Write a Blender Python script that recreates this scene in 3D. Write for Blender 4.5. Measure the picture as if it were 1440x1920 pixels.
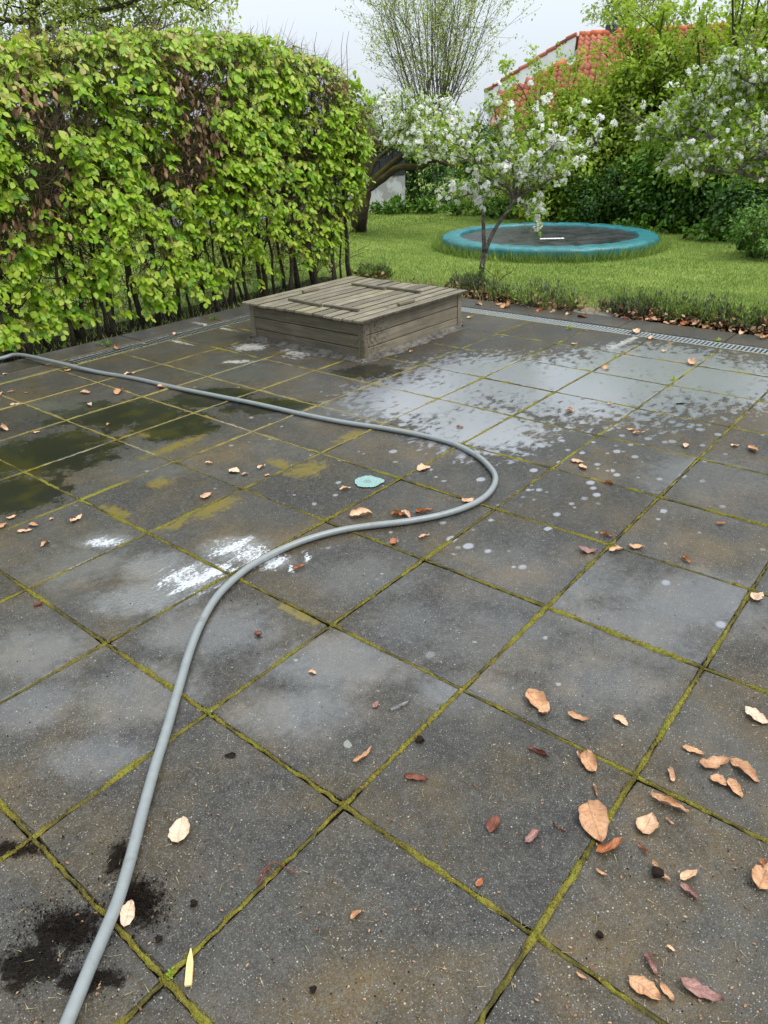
import bpy, math, random
import numpy as np
from mathutils import Matrix, Vector

for o in list(bpy.data.objects):
    bpy.data.objects.remove(o)
SC = bpy.context.scene
COL = SC.collection
RNG = np.random.default_rng(7)
random.seed(7)

# ------------------------------------------------------------------ camera
CAM = np.array([-0.99721, -0.40857, 1.67076])
PITCH, ROLL, YAW, FPX = 0.48469884, -0.02796305, 0.694728674, 1351.0986
cy_, sy_, cp_, sp_ = math.cos(YAW), math.sin(YAW), math.cos(PITCH), math.sin(PITCH)
FWD = np.array([cp_ * cy_, cp_ * sy_, -sp_])
_r0 = np.array([sy_, -cy_, 0.0])
_u0 = np.cross(_r0, FWD)
RIGHT = math.cos(ROLL) * _r0 + math.sin(ROLL) * _u0
UP = -math.sin(ROLL) * _r0 + math.cos(ROLL) * _u0
cam_data = bpy.data.cameras.new('camera')
cam_data.sensor_fit = 'VERTICAL'
cam_data.sensor_height = 24.0
cam_data.sensor_width = 24.0
cam_data.lens = FPX * 24.0 / 1920.0
cam_data.clip_start = 0.05
cam_data.clip_end = 1500
cam = bpy.data.objects.new('camera', cam_data)
m = Matrix.Identity(4)
for i in range(3):
    m[i][0], m[i][1], m[i][2], m[i][3] = RIGHT[i], UP[i], -FWD[i], CAM[i]
cam.matrix_world = m
COL.objects.link(cam)
SC.camera = cam

# ------------------------------------------------------------------ sky, sun, exposure
SUN_EL, SUN_AZ = math.radians(58), math.radians(-75)      # azimuth counter-clockwise from +X
SKY_STRENGTH = 0.1
SKY_HORIZON = 4.6
world = bpy.data.worlds.new('World')
SC.world = world
world.use_nodes = True
wt = world.node_tree
wt.nodes.clear()
w_out = wt.nodes.new('ShaderNodeOutputWorld')
w_bg = wt.nodes.new('ShaderNodeBackground')
w_sky = wt.nodes.new('ShaderNodeTexSky')
w_sky.sky_type = 'NISHITA'
w_sky.sun_disc = False
w_sky.sun_elevation = SUN_EL
w_sky.sun_rotation = math.radians(90) - SUN_AZ
w_sky.dust_density = 3.0
w_mix = wt.nodes.new('ShaderNodeMix')
w_mix.data_type = 'RGBA'
w_mix.inputs[0].default_value = 0.86                       # an even cloud deck over the blue
w_co = wt.nodes.new('ShaderNodeTexCoord')
w_no = wt.nodes.new('ShaderNodeTexNoise')
w_no.inputs['Scale'].default_value = 1.6
w_no.inputs['Detail'].default_value = 3
w_rp = wt.nodes.new('ShaderNodeValToRGB')
w_rp.color_ramp.elements[0].position = 0.3
w_rp.color_ramp.elements[0].color = (0.91, 1.0, 1.10, 1)
w_rp.color_ramp.elements[1].position = 0.7
w_rp.color_ramp.elements[1].color = (0.98, 1.03, 1.08, 1)
# the standard overcast sky: three times as bright overhead as at the horizon
w_sp = wt.nodes.new('ShaderNodeSeparateXYZ')
w_mr = wt.nodes.new('ShaderNodeMapRange')
w_mr.inputs[1].default_value, w_mr.inputs[2].default_value = 0.0, 1.0
w_mr.inputs[3].default_value, w_mr.inputs[4].default_value = SKY_HORIZON, SKY_HORIZON * 3
w_vm = wt.nodes.new('ShaderNodeVectorMath')
w_vm.operation = 'SCALE'
wt.links.new(w_co.outputs['Generated'], w_no.inputs['Vector'])
wt.links.new(w_co.outputs['Generated'], w_sp.inputs[0])
wt.links.new(w_sp.outputs[2], w_mr.inputs[0])
wt.links.new(w_no.outputs['Fac'], w_rp.inputs['Fac'])
wt.links.new(w_rp.outputs['Color'], w_vm.inputs[0])
wt.links.new(w_mr.outputs[0], w_vm.inputs['Scale'])
wt.links.new(w_sky.outputs['Color'], w_mix.inputs[6])
wt.links.new(w_vm.outputs[0], w_mix.inputs[7])
wt.links.new(w_mix.outputs[2], w_bg.inputs['Color'])
w_bg.inputs['Strength'].default_value = SKY_STRENGTH
wt.links.new(w_bg.outputs['Background'], w_out.inputs['Surface'])

sun_d = bpy.data.lights.new('sun', 'SUN')
sun_d.energy = 1.5
sun_d.angle = math.radians(25)
sun_d.color = (1.0, 0.97, 0.92)
sun = bpy.data.objects.new('sun', sun_d)
_sd = Vector((math.cos(SUN_EL) * math.cos(SUN_AZ), math.cos(SUN_EL) * math.sin(SUN_AZ), math.sin(SUN_EL)))
sun.rotation_euler = _sd.to_track_quat('Z', 'Y').to_euler()
sun.location = (0, 0, 20)
COL.objects.link(sun)

SC.view_settings.view_transform = 'Standard'
SC.view_settings.look = 'None'
SC.view_settings.exposure = 0.80
SC.view_settings.gamma = 1
SC.view_settings.use_curve_mapping = False
SC.cycles.max_bounces = 6
SC.cycles.transparent_max_bounces = 4
SC.cycles.use_denoising = True


# ------------------------------------------------------------------ measuring helpers (surveyed points of the garden)
def _ray(x, y):
    return FWD + RIGHT * (x - 720) / FPX + UP * (960 - y) / FPX


def gnd(x, y, z=0.0):
    d = _ray(x, y)
    return CAM + d * ((z - CAM[2]) / d[2])


def at(x, y, D):
    d = _ray(x, y)
    return CAM + d * (D / math.hypot(d[0], d[1]))


def pxpos(P):
    """rough picture position and distance of a point, to leave out what is never seen"""
    D = np.atleast_2d(P) - CAM
    f = D @ FWD
    return np.stack([720 + FPX * (D @ RIGHT) / f, 960 - FPX * (D @ UP) / f, f], 1)


# ------------------------------------------------------------------ node helper
class NT:
    def __init__(self, name):
        self.m = bpy.data.materials.new(name)
        self.m.use_nodes = True
        self.t = self.m.node_tree
        self.t.nodes.clear()
        self.out = self.t.nodes.new('ShaderNodeOutputMaterial')
        self.serial, self.last = False, None

    def ser(self, vec):
        """in very large materials: evaluate textures one after another, so that the shader stack does not run over"""
        if not self.serial or self.last is None:
            return vec
        nd = self.t.nodes.new('ShaderNodeVectorMath')
        nd.operation = 'MULTIPLY_ADD'
        self.t.links.new(self.last, nd.inputs[0])
        nd.inputs[1].default_value = (1e-9, 1e-9, 1e-9)
        self.put(nd.inputs[2], vec)
        return nd.outputs[0]

    def n(self, kind, **kw):
        nd = self.t.nodes.new('ShaderNode' + kind)
        for k, v in kw.items():
            setattr(nd, k, v)
        return nd

    def put(self, sock, v):
        if v is None:
            return
        if isinstance(v, bpy.types.NodeSocket):
            self.t.links.new(v, sock)
        elif isinstance(v, (tuple, list)):
            if sock.type == 'RGBA':
                sock.default_value = tuple(v) + ((1,) if len(v) == 3 else ())
            else:
                sock.default_value = tuple(v)
        else:
            sock.default_value = (v, v, v, 1) if sock.type == 'RGBA' else v

    def math(self, op, a, b=None, c=None, clamp=False):
        nd = self.n('Math', operation=op, use_clamp=clamp)
        self.put(nd.inputs[0], a)
        self.put(nd.inputs[1], b)
        self.put(nd.inputs[2], c)
        return nd.outputs[0]

    def mul(self, a, b): return self.math('MULTIPLY', a, b)
    def add(self, a, b): return self.math('ADD', a, b)

    def mix(self, f, a, b, blend='MIX'):
        nd = self.n('Mix', data_type='RGBA', blend_type=blend)
        self.put(nd.inputs[0], f)
        self.put(nd.inputs[6], a)
        self.put(nd.inputs[7], b)
        return nd.outputs[2]

    def mixf(self, f, a, b):
        nd = self.n('Mix', data_type='FLOAT')
        self.put(nd.inputs[0], f)
        self.put(nd.inputs[2], a)
        self.put(nd.inputs[3], b)
        return nd.outputs[0]

    def smooth(self, v, lo, hi, a=0.0, b=1.0):
        nd = self.n('MapRange', interpolation_type='SMOOTHSTEP')
        self.put(nd.inputs[0], v)
        nd.inputs[1].default_value, nd.inputs[2].default_value = lo, hi
        nd.inputs[3].default_value, nd.inputs[4].default_value = a, b
        return nd.outputs[0]

    def pos(self): return self.n('NewGeometry').outputs['Position']
    def obj(self): return self.n('TexCoord').outputs['Object']
    def rnd(self): return self.n('ObjectInfo').outputs['Random']

    def attr(self, name): return self.n('Attribute', attribute_name=name).outputs['Fac']

    def noise(self, vec, scale, detail=3, rough=0.5, dist=0.0):
        nd = self.n('TexNoise')
        self.put(nd.inputs['Vector'], self.ser(vec))
        nd.inputs['Scale'].default_value = scale
        nd.inputs['Detail'].default_value = detail
        nd.inputs['Roughness'].default_value = rough
        nd.inputs['Distortion'].default_value = dist
        self.last = nd.outputs['Fac']
        return nd.outputs['Fac']

    def voro(self, vec, scale, feature='F1', rand=1.0):
        nd = self.n('TexVoronoi', feature=feature)
        self.put(nd.inputs['Vector'], vec)
        nd.inputs['Scale'].default_value = scale
        nd.inputs['Randomness'].default_value = rand
        return nd.outputs['Distance'], nd.outputs['Color'] if 'Color' in nd.outputs else None

    def map(self, vec, loc=(0, 0, 0), rot=(0, 0, 0), scale=(1, 1, 1), kind='POINT'):
        nd = self.n('Mapping', vector_type=kind)
        self.put(nd.inputs['Vector'], vec)
        nd.inputs['Location'].default_value = loc
        nd.inputs['Rotation'].default_value = rot
        nd.inputs['Scale'].default_value = scale
        return nd.outputs[0]

    def ell(self, vec, c, rx, ry, ang=0.0, inner=0.55):
        """1 inside an ellipse on the ground, falling to 0 at its rim"""
        v = self.map(self.ser(vec), (c[0], c[1], 0), (0, 0, ang), (rx, ry, 1e4), 'TEXTURE')
        nd = self.n('VectorMath', operation='LENGTH')
        self.put(nd.inputs[0], v)
        self.last = self.smooth(nd.outputs['Value'], 1.0, inner)
        return self.last

    def ells(self, vec, items, inner=0.4):
        s = None
        for (px, py, rx, ry, ang) in items:
            e = self.ell(vec, gnd(px, py), rx, ry, ang, inner)
            s = e if s is None else self.math('MAXIMUM', s, e)
            self.last = s
        return s

    def ramp(self, f, stops, interp='LINEAR'):
        nd = self.n('ValToRGB')
        cr = nd.color_ramp
        cr.interpolation = interp
        while len(cr.elements) < len(stops):
            cr.elements.new(0.5)
        for e, (p, c) in zip(cr.elements, stops):
            e.position = p
            e.color = tuple(c) + (1,) if len(c) == 3 else c
        self.put(nd.inputs[0], f)
        return nd.outputs['Color']

    def sep(self, col):
        nd = self.n('SeparateColor')
        self.put(nd.inputs[0], col)
        return nd.outputs

    def bump(self, h, strength=0.3, dist=0.01, normal=None):
        nd = self.n('Bump')
        self.put(nd.inputs['Strength'], strength)
        nd.inputs['Distance'].default_value = dist
        self.put(nd.inputs['Height'], h)
        if normal is not None:
            self.put(nd.inputs['Normal'], normal)
        return nd.outputs[0]

    def bsdf(self, color, rough=0.6, spec=0.5, normal=None, metal=0.0, **kw):
        nd = self.n('BsdfPrincipled')
        self.put(nd.inputs['Base Color'], color)
        self.put(nd.inputs['Roughness'], rough)
        self.put(nd.inputs['Specular IOR Level'], spec)
        self.put(nd.inputs['Metallic'], metal)
        if normal is not None:
            self.put(nd.inputs['Normal'], normal)
        for k, v in kw.items():
            self.put(nd.inputs[k.replace('_', ' ')], v)
        return nd.outputs[0]

    def done(self, sh):
        self.t.links.new(sh, self.out.inputs['Surface'])
        return self.m


def leaf_material(name, stops, trans=0.35, rough=0.45, spec=0.35, tcol=None, mottle=0.2):
    t = NT(name)
    f = t.math('FRACT', t.add(t.attr('rnd'), t.rnd()))
    c = t.ramp(f, stops)
    c = t.mix(t.mul(t.noise(t.pos(), 22, 2), mottle), c, (0.5, 0.55, 0.4), 'MULTIPLY')
    p = t.bsdf(c, rough, spec)
    tr = t.n('BsdfTranslucent')
    t.put(tr.inputs[0], t.mix(1.0, c, tcol or (1.0, 1.0, 0.45), 'MULTIPLY'))
    mx = t.n('MixShader')
    mx.inputs[0].default_value = trans
    t.t.links.new(p, mx.inputs[1])
    t.t.links.new(tr.outputs[0], mx.inputs[2])
    return t.done(mx.outputs[0])


def plain_material(name, c1, c2, scale=8, rough=0.7, spec=0.4, bump=0.3, bscale=60, metal=0.0, stretch=(1, 1, 1), dist=0.004):
    t = NT(name)
    v = t.map(t.obj(), scale=stretch)
    n = t.noise(v, scale, 5, 0.6)
    c = t.mix(t.smooth(n, 0.3, 0.7), c1, c2)
    c = t.mix(t.mul(t.rnd(), 0.25), c, (0.6, 0.6, 0.6), 'MULTIPLY')
    return t.done(t.bsdf(c, rough, spec, t.bump(t.noise(v, bscale, 4), bump, dist), metal))


# ------------------------------------------------------------------ mesh helpers
class MB:
    def __init__(self):
        self.v, self.f, self.r = [], [], []

    def quadbox(self, lo, hi, bev=0.0):
        """box with chamfered long edges"""
        x0, y0, z0 = lo
        x1, y1, z1 = hi
        b = bev
        k = len(self.v)
        if b <= 0:
            self.v += [(x0, y0, z0), (x1, y0, z0), (x1, y1, z0), (x0, y1, z0), (x0, y0, z1), (x1, y0, z1), (x1, y1, z1), (x0, y1, z1)]
            self.f += [tuple(k + i for i in q) for q in ((3, 2, 1, 0), (4, 5, 6, 7), (0, 1, 5, 4), (1, 2, 6, 5), (2, 3, 7, 6), (3, 0, 4, 7))]
            return self
        rings = [(z0, 0), (z1 - b, 0), (z1, b)]
        for z, i in rings:
            self.v += [(x0 + i, y0 + i, z), (x1 - i, y0 + i, z), (x1 - i, y1 - i, z), (x0 + i, y1 - i, z)]
        self.f.append((k + 3, k + 2, k + 1, k))
        for a in range(2):
            for j in range(4):
                self.f.append((k + 4 * a + j, k + 4 * a + (j + 1) % 4, k + 4 * a + 4 + (j + 1) % 4, k + 4 * a + 4 + j))
        self.f.append((k + 8, k + 9, k + 10, k + 11))
        return self

    def tube(self, pts, radii, sides=6, cap=True, rnd=0.5):
        pts = [np.asarray(p, float) for p in pts]
        n = len(pts)
        if not hasattr(radii, '__len__'):
            radii = [radii] * n
        k = len(self.v)
        ref = None
        for i in range(n):
            d = pts[min(i + 1, n - 1)] - pts[max(i - 1, 0)]
            L = np.linalg.norm(d)
            d = d / L if L > 1e-9 else np.array([0, 0, 1.0])
            if ref is None:
                ref = np.array([1.0, 0, 0]) if abs(d[0]) < 0.8 else np.array([0, 1.0, 0])
            a = ref - d * np.dot(ref, d)
            a /= np.linalg.norm(a) + 1e-12
            b = np.cross(d, a)
            ref = a
            for s in range(sides):
                t = 2 * math.pi * s / sides
                self.v.append(tuple(pts[i] + radii[i] * (math.cos(t) * a + math.sin(t) * b)))
        for i in range(n - 1):
            for s in range(sides):
                s2 = (s + 1) % sides
                self.f.append((k + i * sides + s, k + i * sides + s2, k + (i + 1) * sides + s2, k + (i + 1) * sides + s))
        if cap:
            self.f.append(tuple(k + s for s in range(sides))[::-1])
            self.f.append(tuple(k + (n - 1) * sides + s for s in range(sides)))
        return self

    def mesh(self, name, mat, smooth=False):
        me = bpy.data.meshes.new(name)
        me.from_pydata(self.v, [], self.f)
        if mat:
            me.materials.append(mat)
        if smooth:
            me.shade_smooth()
        me.update()
        return me

    def build(self, name, mat, parent=None, smooth=False):
        return link(name, self.mesh(name, mat, smooth), parent)


def link(name, data, parent=None, loc=None, rot=None, scale=None):
    o = bpy.data.objects.new(name, data)
    COL.objects.link(o)
    if parent:
        o.parent = parent
    if loc is not None:
        o.location = loc
    if rot is not None:
        o.rotation_euler = rot
    if scale is not None:
        o.scale = scale
    return o


def empty(name, loc=(0, 0, 0)):
    o = link(name, None)
    o.location = loc
    o.empty_display_size = 0.1
    return o


def tag(o, label=None, cat=None, group=None, kind=None):
    if label: o['label'] = label
    if cat: o['category'] = cat
    if group: o['group'] = group
    if kind: o['kind'] = kind
    return o


def thing(name, label, cat, group=None, loc=(0, 0, 0)):
    return tag(empty(name, loc), label, cat, group)


def mass(name, tv, tf, M, P, rnd, mat, parent=None, smooth=False):
    """N copies of one little template (tv, tf) joined into one mesh; M (N,3,3), P (N,3)"""
    tv = np.asarray(tv, np.float32)
    tf = np.asarray(tf, np.int32)
    N, k = len(P), len(tv)
    V = np.einsum('nij,kj->nki', M, tv) + np.asarray(P)[:, None, :]
    F = tf[None] + (np.arange(N) * k)[:, None, None]
    me = bpy.data.meshes.new(name)
    me.vertices.add(N * k)
    me.vertices.foreach_set('co', V.astype(np.float32).ravel())
    nf, c = N * len(tf), tf.shape[1]
    me.loops.add(nf * c)
    me.loops.foreach_set('vertex_index', F.astype(np.int32).ravel())
    me.polygons.add(nf)
    me.polygons.foreach_set('loop_start', np.arange(nf, dtype=np.int32) * c)
    me.polygons.foreach_set('loop_total', np.full(nf, c, np.int32))
    me.update(calc_edges=True)
    at_ = me.attributes.new('rnd', 'FLOAT', 'POINT')
    at_.data.foreach_set('value', np.repeat(np.asarray(rnd, np.float32), k))
    me.materials.append(mat)
    if smooth:
        me.shade_smooth()
    return link(name, me, parent)


def frames(tip, nrm, size, wide=1.0, deep=1.0):
    """matrices whose y axis runs to the leaf tip and z axis is near nrm"""
    tip = tip / (np.linalg.norm(tip, axis=1, keepdims=True) + 1e-9)
    x = np.cross(tip, nrm)
    x /= np.linalg.norm(x, axis=1, keepdims=True) + 1e-9
    z = np.cross(x, tip)
    s = np.asarray(size)[:, None]
    return np.stack([x * s * wide, tip * s, z * s * deep], axis=2)


def unit(n):
    v = RNG.normal(size=(n, 3))
    return v / np.linalg.norm(v, axis=1, keepdims=True)


# little templates, unit length along +y
LEAF_V = [(0, 0, 0), (-.24, .28, .05), (-.30, .55, .04), (-.17, .82, -.02), (0, 1.0, -.10), (.24, .28, .05), (.30, .55, .04), (.17, .82, -.02), (0, .35, -.01), (0, .70, -.02)]
LEAF_F = [(0, 8, 1), (1, 8, 2), (2, 8, 9), (2, 9, 3), (3, 9, 4), (0, 5, 8), (5, 6, 8), (6, 9, 8), (6, 7, 9), (7, 4, 9)]
SLEAF_V = [(0, 0, 0), (-.3, .45, .08), (0, 1, -.05), (.3, .45, .08)]
SLEAF_F = [(0, 2, 1), (0, 3, 2)]
BLADE_V = [(-.5, 0, 0), (.5, 0, 0), (0, 1, 0)]
BLADE_F = [(0, 1, 2)]
FL_V, FL_F = [(0, 0, 0)], []
for i in range(5):
    a = 2 * math.pi * i / 5
    k = len(FL_V)
    for (rr, da, zz) in ((.42, -.5, .10), (.5, .0, .20), (.42, .5, .10)):
        FL_V.append((rr * math.cos(a + da), rr * math.sin(a + da), zz))
    FL_F += [(0, k, k + 1), (0, k + 1, k + 2)]
TWIG_V = [(-.5, 0, -.29), (.5, 0, -.29), (0, 0, .58), (0, 1, 0)]
TWIG_F = [(0, 1, 3), (1, 2, 3), (2, 0, 3)]
GRAIN_V = [(0, 0, .5), (.5, 0, -.2), (-.25, .43, -.2), (-.25, -.43, -.2)]
GRAIN_F = [(0, 1, 2), (0, 2, 3), (0, 3, 1), (1, 3, 2)]

# ------------------------------------------------------------------ materials
# places on the paving: (x px, y px of the surveyed centre, radius along ang, radius across, ang, strength)
V_ = YAW
STAINS = dict(
    lichen=[(560, 840, 1.1, 1.3, V_), (800, 1000, 1.0, 1.2, V_), (1080, 960, 1.0, 1.0, V_), (1200, 1320, .6, .5, V_), (640, 720, .7, 1.6, V_)],
    algae=[(400, 952, .34, .13, 0), (330, 985, .2, .08, 0), (215, 960, .10, .26, 0), (575, 880, .30, .20, 0), (655, 818, .30, .10, 0), (530, 870, .10, .3, 0), (300, 905, .14, .14, 0), (330, 835, .5, .12, 0), (560, 1150, .05, .3, 0), (270, 815, .06, .3, 0)],
    rust=[(1180, 665, .16, .20, V_), (1275, 678, .1, .22, V_), (1262, 640, .05, .40, -1.5)],
    lime=[(1175, 640, .08, .85, -1.62), (1150, 650, .28, .12, .3), (470, 650, .26, .36, V_), (445, 678, .12, .28, V_), (400, 612, .08, .7, .02), (560, 655, .30, .55, -.8), (330, 640, .06, .5, .02)],
    soak=[(230, 775, .55, .95, V_), (100, 850, .65, .75, V_), (330, 800, .45, .55, V_), (30, 930, .42, .5, V_), (400, 745, .42, .6, V_), (690, 697, .34, .52, V_), (500, 760, .3, .6, V_)],
    dirt=[(258, 1690, .12, .11, V_), (125, 1745, .11, .16, V_), (50, 1810, .12, .18, V_), (215, 1610, .12, .05, V_), (30, 1592, .05, .14, V_), (170, 1835, .06, .15, V_)],
    film=[(930, 705, 1.1, 1.3, V_), (1100, 720, 1.45, 1.7, V_), (1330, 710, 1.2, 1.2, V_), (790, 745, .95, 1.0, V_), (900, 800, .85, .75, V_), (1230, 680, 1.0, 1.2, V_)],
    drops=[(1000, 930, .55, .6, V_), (1080, 870, .6, .7, V_), (930, 1000, .45, .45, V_), (1240, 790, .7, 1.0, V_), (1080, 830, .7, .9, V_), (1180, 880, .5, .6, V_), (880, 880, .4, .5, V_)],
    sheen=[(930, 1195, .42, .5, V_), (690, 1080, .3, .42, V_), (760, 1170, .3, .3, V_), (60, 1225, .30, .40, V_ - .1), (1130, 1270, .25, .4, V_), (560, 1330, .22, .36, V_), (60, 1320, .2, .3, V_), (180, 1420, .16, .3, V_), (880, 1290, .2, .3, V_), (190, 1015, .16, .24, V_), (500, 700, .4, 1.2, V_), (80, 770, .4, .7, V_), (1300, 1130, .4, .7, V_), (270, 880, .3, .5, V_), (640, 770, .4, .7, V_), (1000, 1080, .5, .6, V_), (400, 1180, .3, .5, V_), (640, 1240, .3, .5, V_), (260, 1300, .3, .4, V_), (1180, 1180, .4, .5, V_), (1330, 900, .6, .6, V_), (150, 1060, .3, .4, V_)],
    splash=[(350, 1080, .24, .27, V_), (440, 1030, .20, .25, V_), (500, 1050, .12, .18, V_), (195, 1015, .12, .2, V_), (270, 1120, .2, .36, V_), (290, 1060, .2, .25, V_)],
    froth_glint=[(352, 1085, .20, .24, V_), (400, 1070, .12, .18, V_), (440, 1028, .17, .22, V_), (500, 1048, .13, .16, V_), (575, 1044, .035, .10, V_ - 1.35), (545, 1064, .03, .08, V_ - 1.2), (195, 1016, .07, .14, V_)],
)
STAIN_W = {k: [(*gnd(a, b)[:2], rx, ry, ang) for (a, b, rx, ry, ang) in v] for k, v in STAINS.items()}
_slab_cache = {}


def slab_material(cx, cy, half):
    """wet concrete with only those stains that reach a stone of this place"""
    near = {k: [i for i, (x, y, rx, ry, a) in enumerate(v) if abs(x - cx) < half[0] + max(rx, ry) and abs(y - cy) < half[1] + max(rx, ry)] for k, v in STAIN_W.items()}
    key = tuple((k, tuple(v)) for k, v in near.items())
    if key in _slab_cache:
        return _slab_cache[key]
    t = NT('wet_concrete')
    P = t.pos()

    def region(k, inner=0.0):
        s = None
        for i in near[k]:
            x, y, rx, ry, a = STAIN_W[k][i]
            e = t.ell(P, (x, y), rx, ry, a, inner)
            s = e if s is None else t.math('MAXIMUM', s, e)
            t.last = s
        return s

    def stain(k, nz, amp, lo, hi):
        """ragged-edged stain: its region broken up by noise"""
        r = region(k)
        if r is None:
            return None
        return t.smooth(t.add(r, t.mul(t.mul(t.math('SUBTRACT', nz, .5), amp), t.smooth(r, 0, .4))), lo, hi)

    n3 = t.noise(P, 38, 4, 0.6)
    hb = t.add(t.mul(t.noise(P, 330, 3), .5), t.mul(n3, .5))
    d, c = t.voro(P, 190)
    t.serial = True
    n1 = t.noise(P, 1.7, 5, 0.6)
    n2 = t.noise(P, 7, 6, 0.7)
    col = t.ramp(t.add(t.mul(n1, 0.55), t.mul(n2, 0.45)), [(0.36, (.012, .0115, .010)), (0.5, (.029, .027, .022)), (0.64, (.058, .050, .037))])
    col = t.mix(t.smooth(t.noise(P, 2.6, 4), .42, .62), col, t.mix(1, col, (1.45, 1.12, .58), 'MULTIPLY'))
    tone = t.mixf(t.rnd(), .66, 1.38)
    tn = t.n('CombineColor')
    for i in range(3):
        t.put(tn.inputs[i], tone)
    col = t.mix(1, col, tn.outputs[0], 'MULTIPLY')
    gr = t.noise(P, 240, 4, .7)
    col = t.mix(t.smooth(n3, .38, .75, 0, .5), col, (.078, .073, .062))
    col = t.mix(t.smooth(gr, .50, .72, 0, .75), col, (.15, .14, .12))
    col = t.mix(t.smooth(gr, .48, .30, 0, .7), col, (.008, .008, .008))
    cs = t.sep(c)
    pale = t.mul(t.smooth(d, .36, .2), t.smooth(cs[0], .72, .78))
    col = t.mix(t.mul(pale, t.mixf(cs[1], .15, .85)), col, t.mix(cs[2], (.30, .27, .21), (.48, .48, .45)))
    dark = t.mul(t.smooth(d, .42, .25), t.smooth(cs[1], .76, .80))
    col = t.mix(t.mul(dark, .7), col, (.014, .014, .014))
    d2, c2 = t.voro(P, 62)
    cs2 = t.sep(c2)
    col = t.mix(t.mul(t.mul(t.smooth(d2, .2, .1), t.smooth(cs2[0], .91, .94)), .7), col, (.42, .38, .30))
    lreg = region('lichen')
    if lreg is not None:
        nv = t.n('TexNoise')
        nv.inputs['Scale'].default_value = 25
        t.put(nv.inputs['Vector'], P)
        sc = t.n('VectorMath', operation='SCALE')
        t.put(sc.inputs[0], nv.outputs['Color'])
        sc.inputs['Scale'].default_value = 0.03
        lp = t.n('VectorMath', operation='ADD')
        t.put(lp.inputs[0], P)
        t.put(lp.inputs[1], sc.outputs[0])
        d4, c4 = t.voro(lp.outputs[0], 10.5)
        cs4 = t.sep(c4)
        lich = t.mul(t.smooth(t.math('SUBTRACT', t.mixf(cs4[1], .05, .18), d4), 0, .03), t.smooth(t.add(t.mul(lreg, .55), cs4[0]), .90, .95))
        col = t.mix(t.mul(lich, t.mixf(cs4[2], .3, .75)), col, (.40, .42, .37))
    nf = t.noise(P, 22, 6, .75)
    al = stain('algae', nf, 2.6, .35, .95)
    if al is not None:
        col = t.mix(t.mul(al, .85), col, t.mix(n3, (.17, .115, .010), (.095, .088, .012)))
    ru = stain('rust', nf, 2.2, .35, .8)
    if ru is not None:
        col = t.mix(t.mul(ru, .75), col, (.22, .12, .05))
    li = stain('lime', nf, 2.8, .45, .95)
    if li is not None:
        col = t.mix(t.mul(li, .7), col, (.40, .39, .36))
    so = stain('soak', n2, 2.0, .28, .62)
    if so is not None:
        col = t.mix(t.mul(so, .90), col, t.mix(t.smooth(t.noise(P, 4, 3), .45, .65), (.010, .011, .008), (.028, .026, .006)))
    di = stain('dirt', nf, 2.4, .35, .75)
    if di is not None:
        col = t.mix(t.mul(di, .9), col, (.008, .0065, .0055))
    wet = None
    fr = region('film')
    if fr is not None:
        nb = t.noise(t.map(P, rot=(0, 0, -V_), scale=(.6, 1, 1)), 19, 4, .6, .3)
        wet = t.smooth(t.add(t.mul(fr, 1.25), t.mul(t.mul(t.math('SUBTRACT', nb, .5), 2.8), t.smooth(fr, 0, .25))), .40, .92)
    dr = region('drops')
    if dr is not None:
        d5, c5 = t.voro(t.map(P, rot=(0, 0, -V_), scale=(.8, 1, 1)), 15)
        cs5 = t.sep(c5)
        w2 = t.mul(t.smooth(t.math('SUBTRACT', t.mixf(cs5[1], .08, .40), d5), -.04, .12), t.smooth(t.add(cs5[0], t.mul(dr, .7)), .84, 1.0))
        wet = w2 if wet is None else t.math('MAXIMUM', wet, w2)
    sky_sheen = wet
    sh_ = stain('sheen', t.add(t.mul(n2, .6), t.mul(nf, .4)), 2.0, .02, .95)
    if sh_ is not None:
        sh_ = t.mul(sh_, t.mixf(t.math('FRACT', t.mul(t.rnd(), 7.31)), .12, .55))
        wet = sh_ if wet is None else t.math('MAXIMUM', wet, sh_)
    sp_ = stain('splash', t.add(t.mul(n2, .5), t.mul(nf, .5)), 2.2, .0, .9)
    froth_glint = None
    fn = None
    if sp_ is not None:
        t.serial = False
        fn = t.noise(t.map(P, rot=(0, 0, -.3), scale=(.6, 1, 1)), 85, 4, .7, .5)
        t.serial = True
        wet = sp_ if wet is None else t.math('MAXIMUM', wet, sp_)
        fr_ = region('froth_glint')
        if fr_ is not None:
            stripe = t.smooth(t.noise(t.map(P, rot=(0, 0, -.25), scale=(.5, 4, 1)), 3.3, 2, .5), .44, .56)
            froth_glint = t.smooth(t.add(fr_, t.mul(t.add(t.mul(t.math('SUBTRACT', fn, .5), 3.0), t.mul(t.math('SUBTRACT', stripe, 1), .5)), t.smooth(fr_, 0, .5))), .16, .75)
    if wet is None:
        wet = t.math('ADD', 0.0, 0.0)
    col = t.mix(t.mul(wet, .35), col, t.mix(1, col, (.5, .5, .52), 'MULTIPLY'))
    if sky_sheen is not None:          # sky reflection on the wet film, painted into the colour as pale blue
        col = t.mix(t.mul(sky_sheen, .45), col, (.19, .205, .24))
    if froth_glint is not None:
        col = t.mix(t.mul(froth_glint, t.smooth(fn, .3, .6, .30, .85)), col, (.62, .65, .68))  # white of the foam, with the sky's glint on the splash painted in
    damp = t.smooth(n1, .40, .62, 0, .35)
    rough = t.mixf(wet, t.mixf(damp, .50, .34), .16)
    if so is not None:               # standing water that mirrors the hedge
        rough = t.mixf(so, rough, .13)
    nrm = t.bump(hb, t.mixf(wet, .45, .06), .003)
    kw = {}
    if fn is not None:
        nrm = t.bump(fn, t.mul(sp_, .6), .006, nrm)
        kw['Coat_Normal'] = nrm
    else:
        kw['Coat_Normal'] = t.bump(hb, .03, .003)
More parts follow.
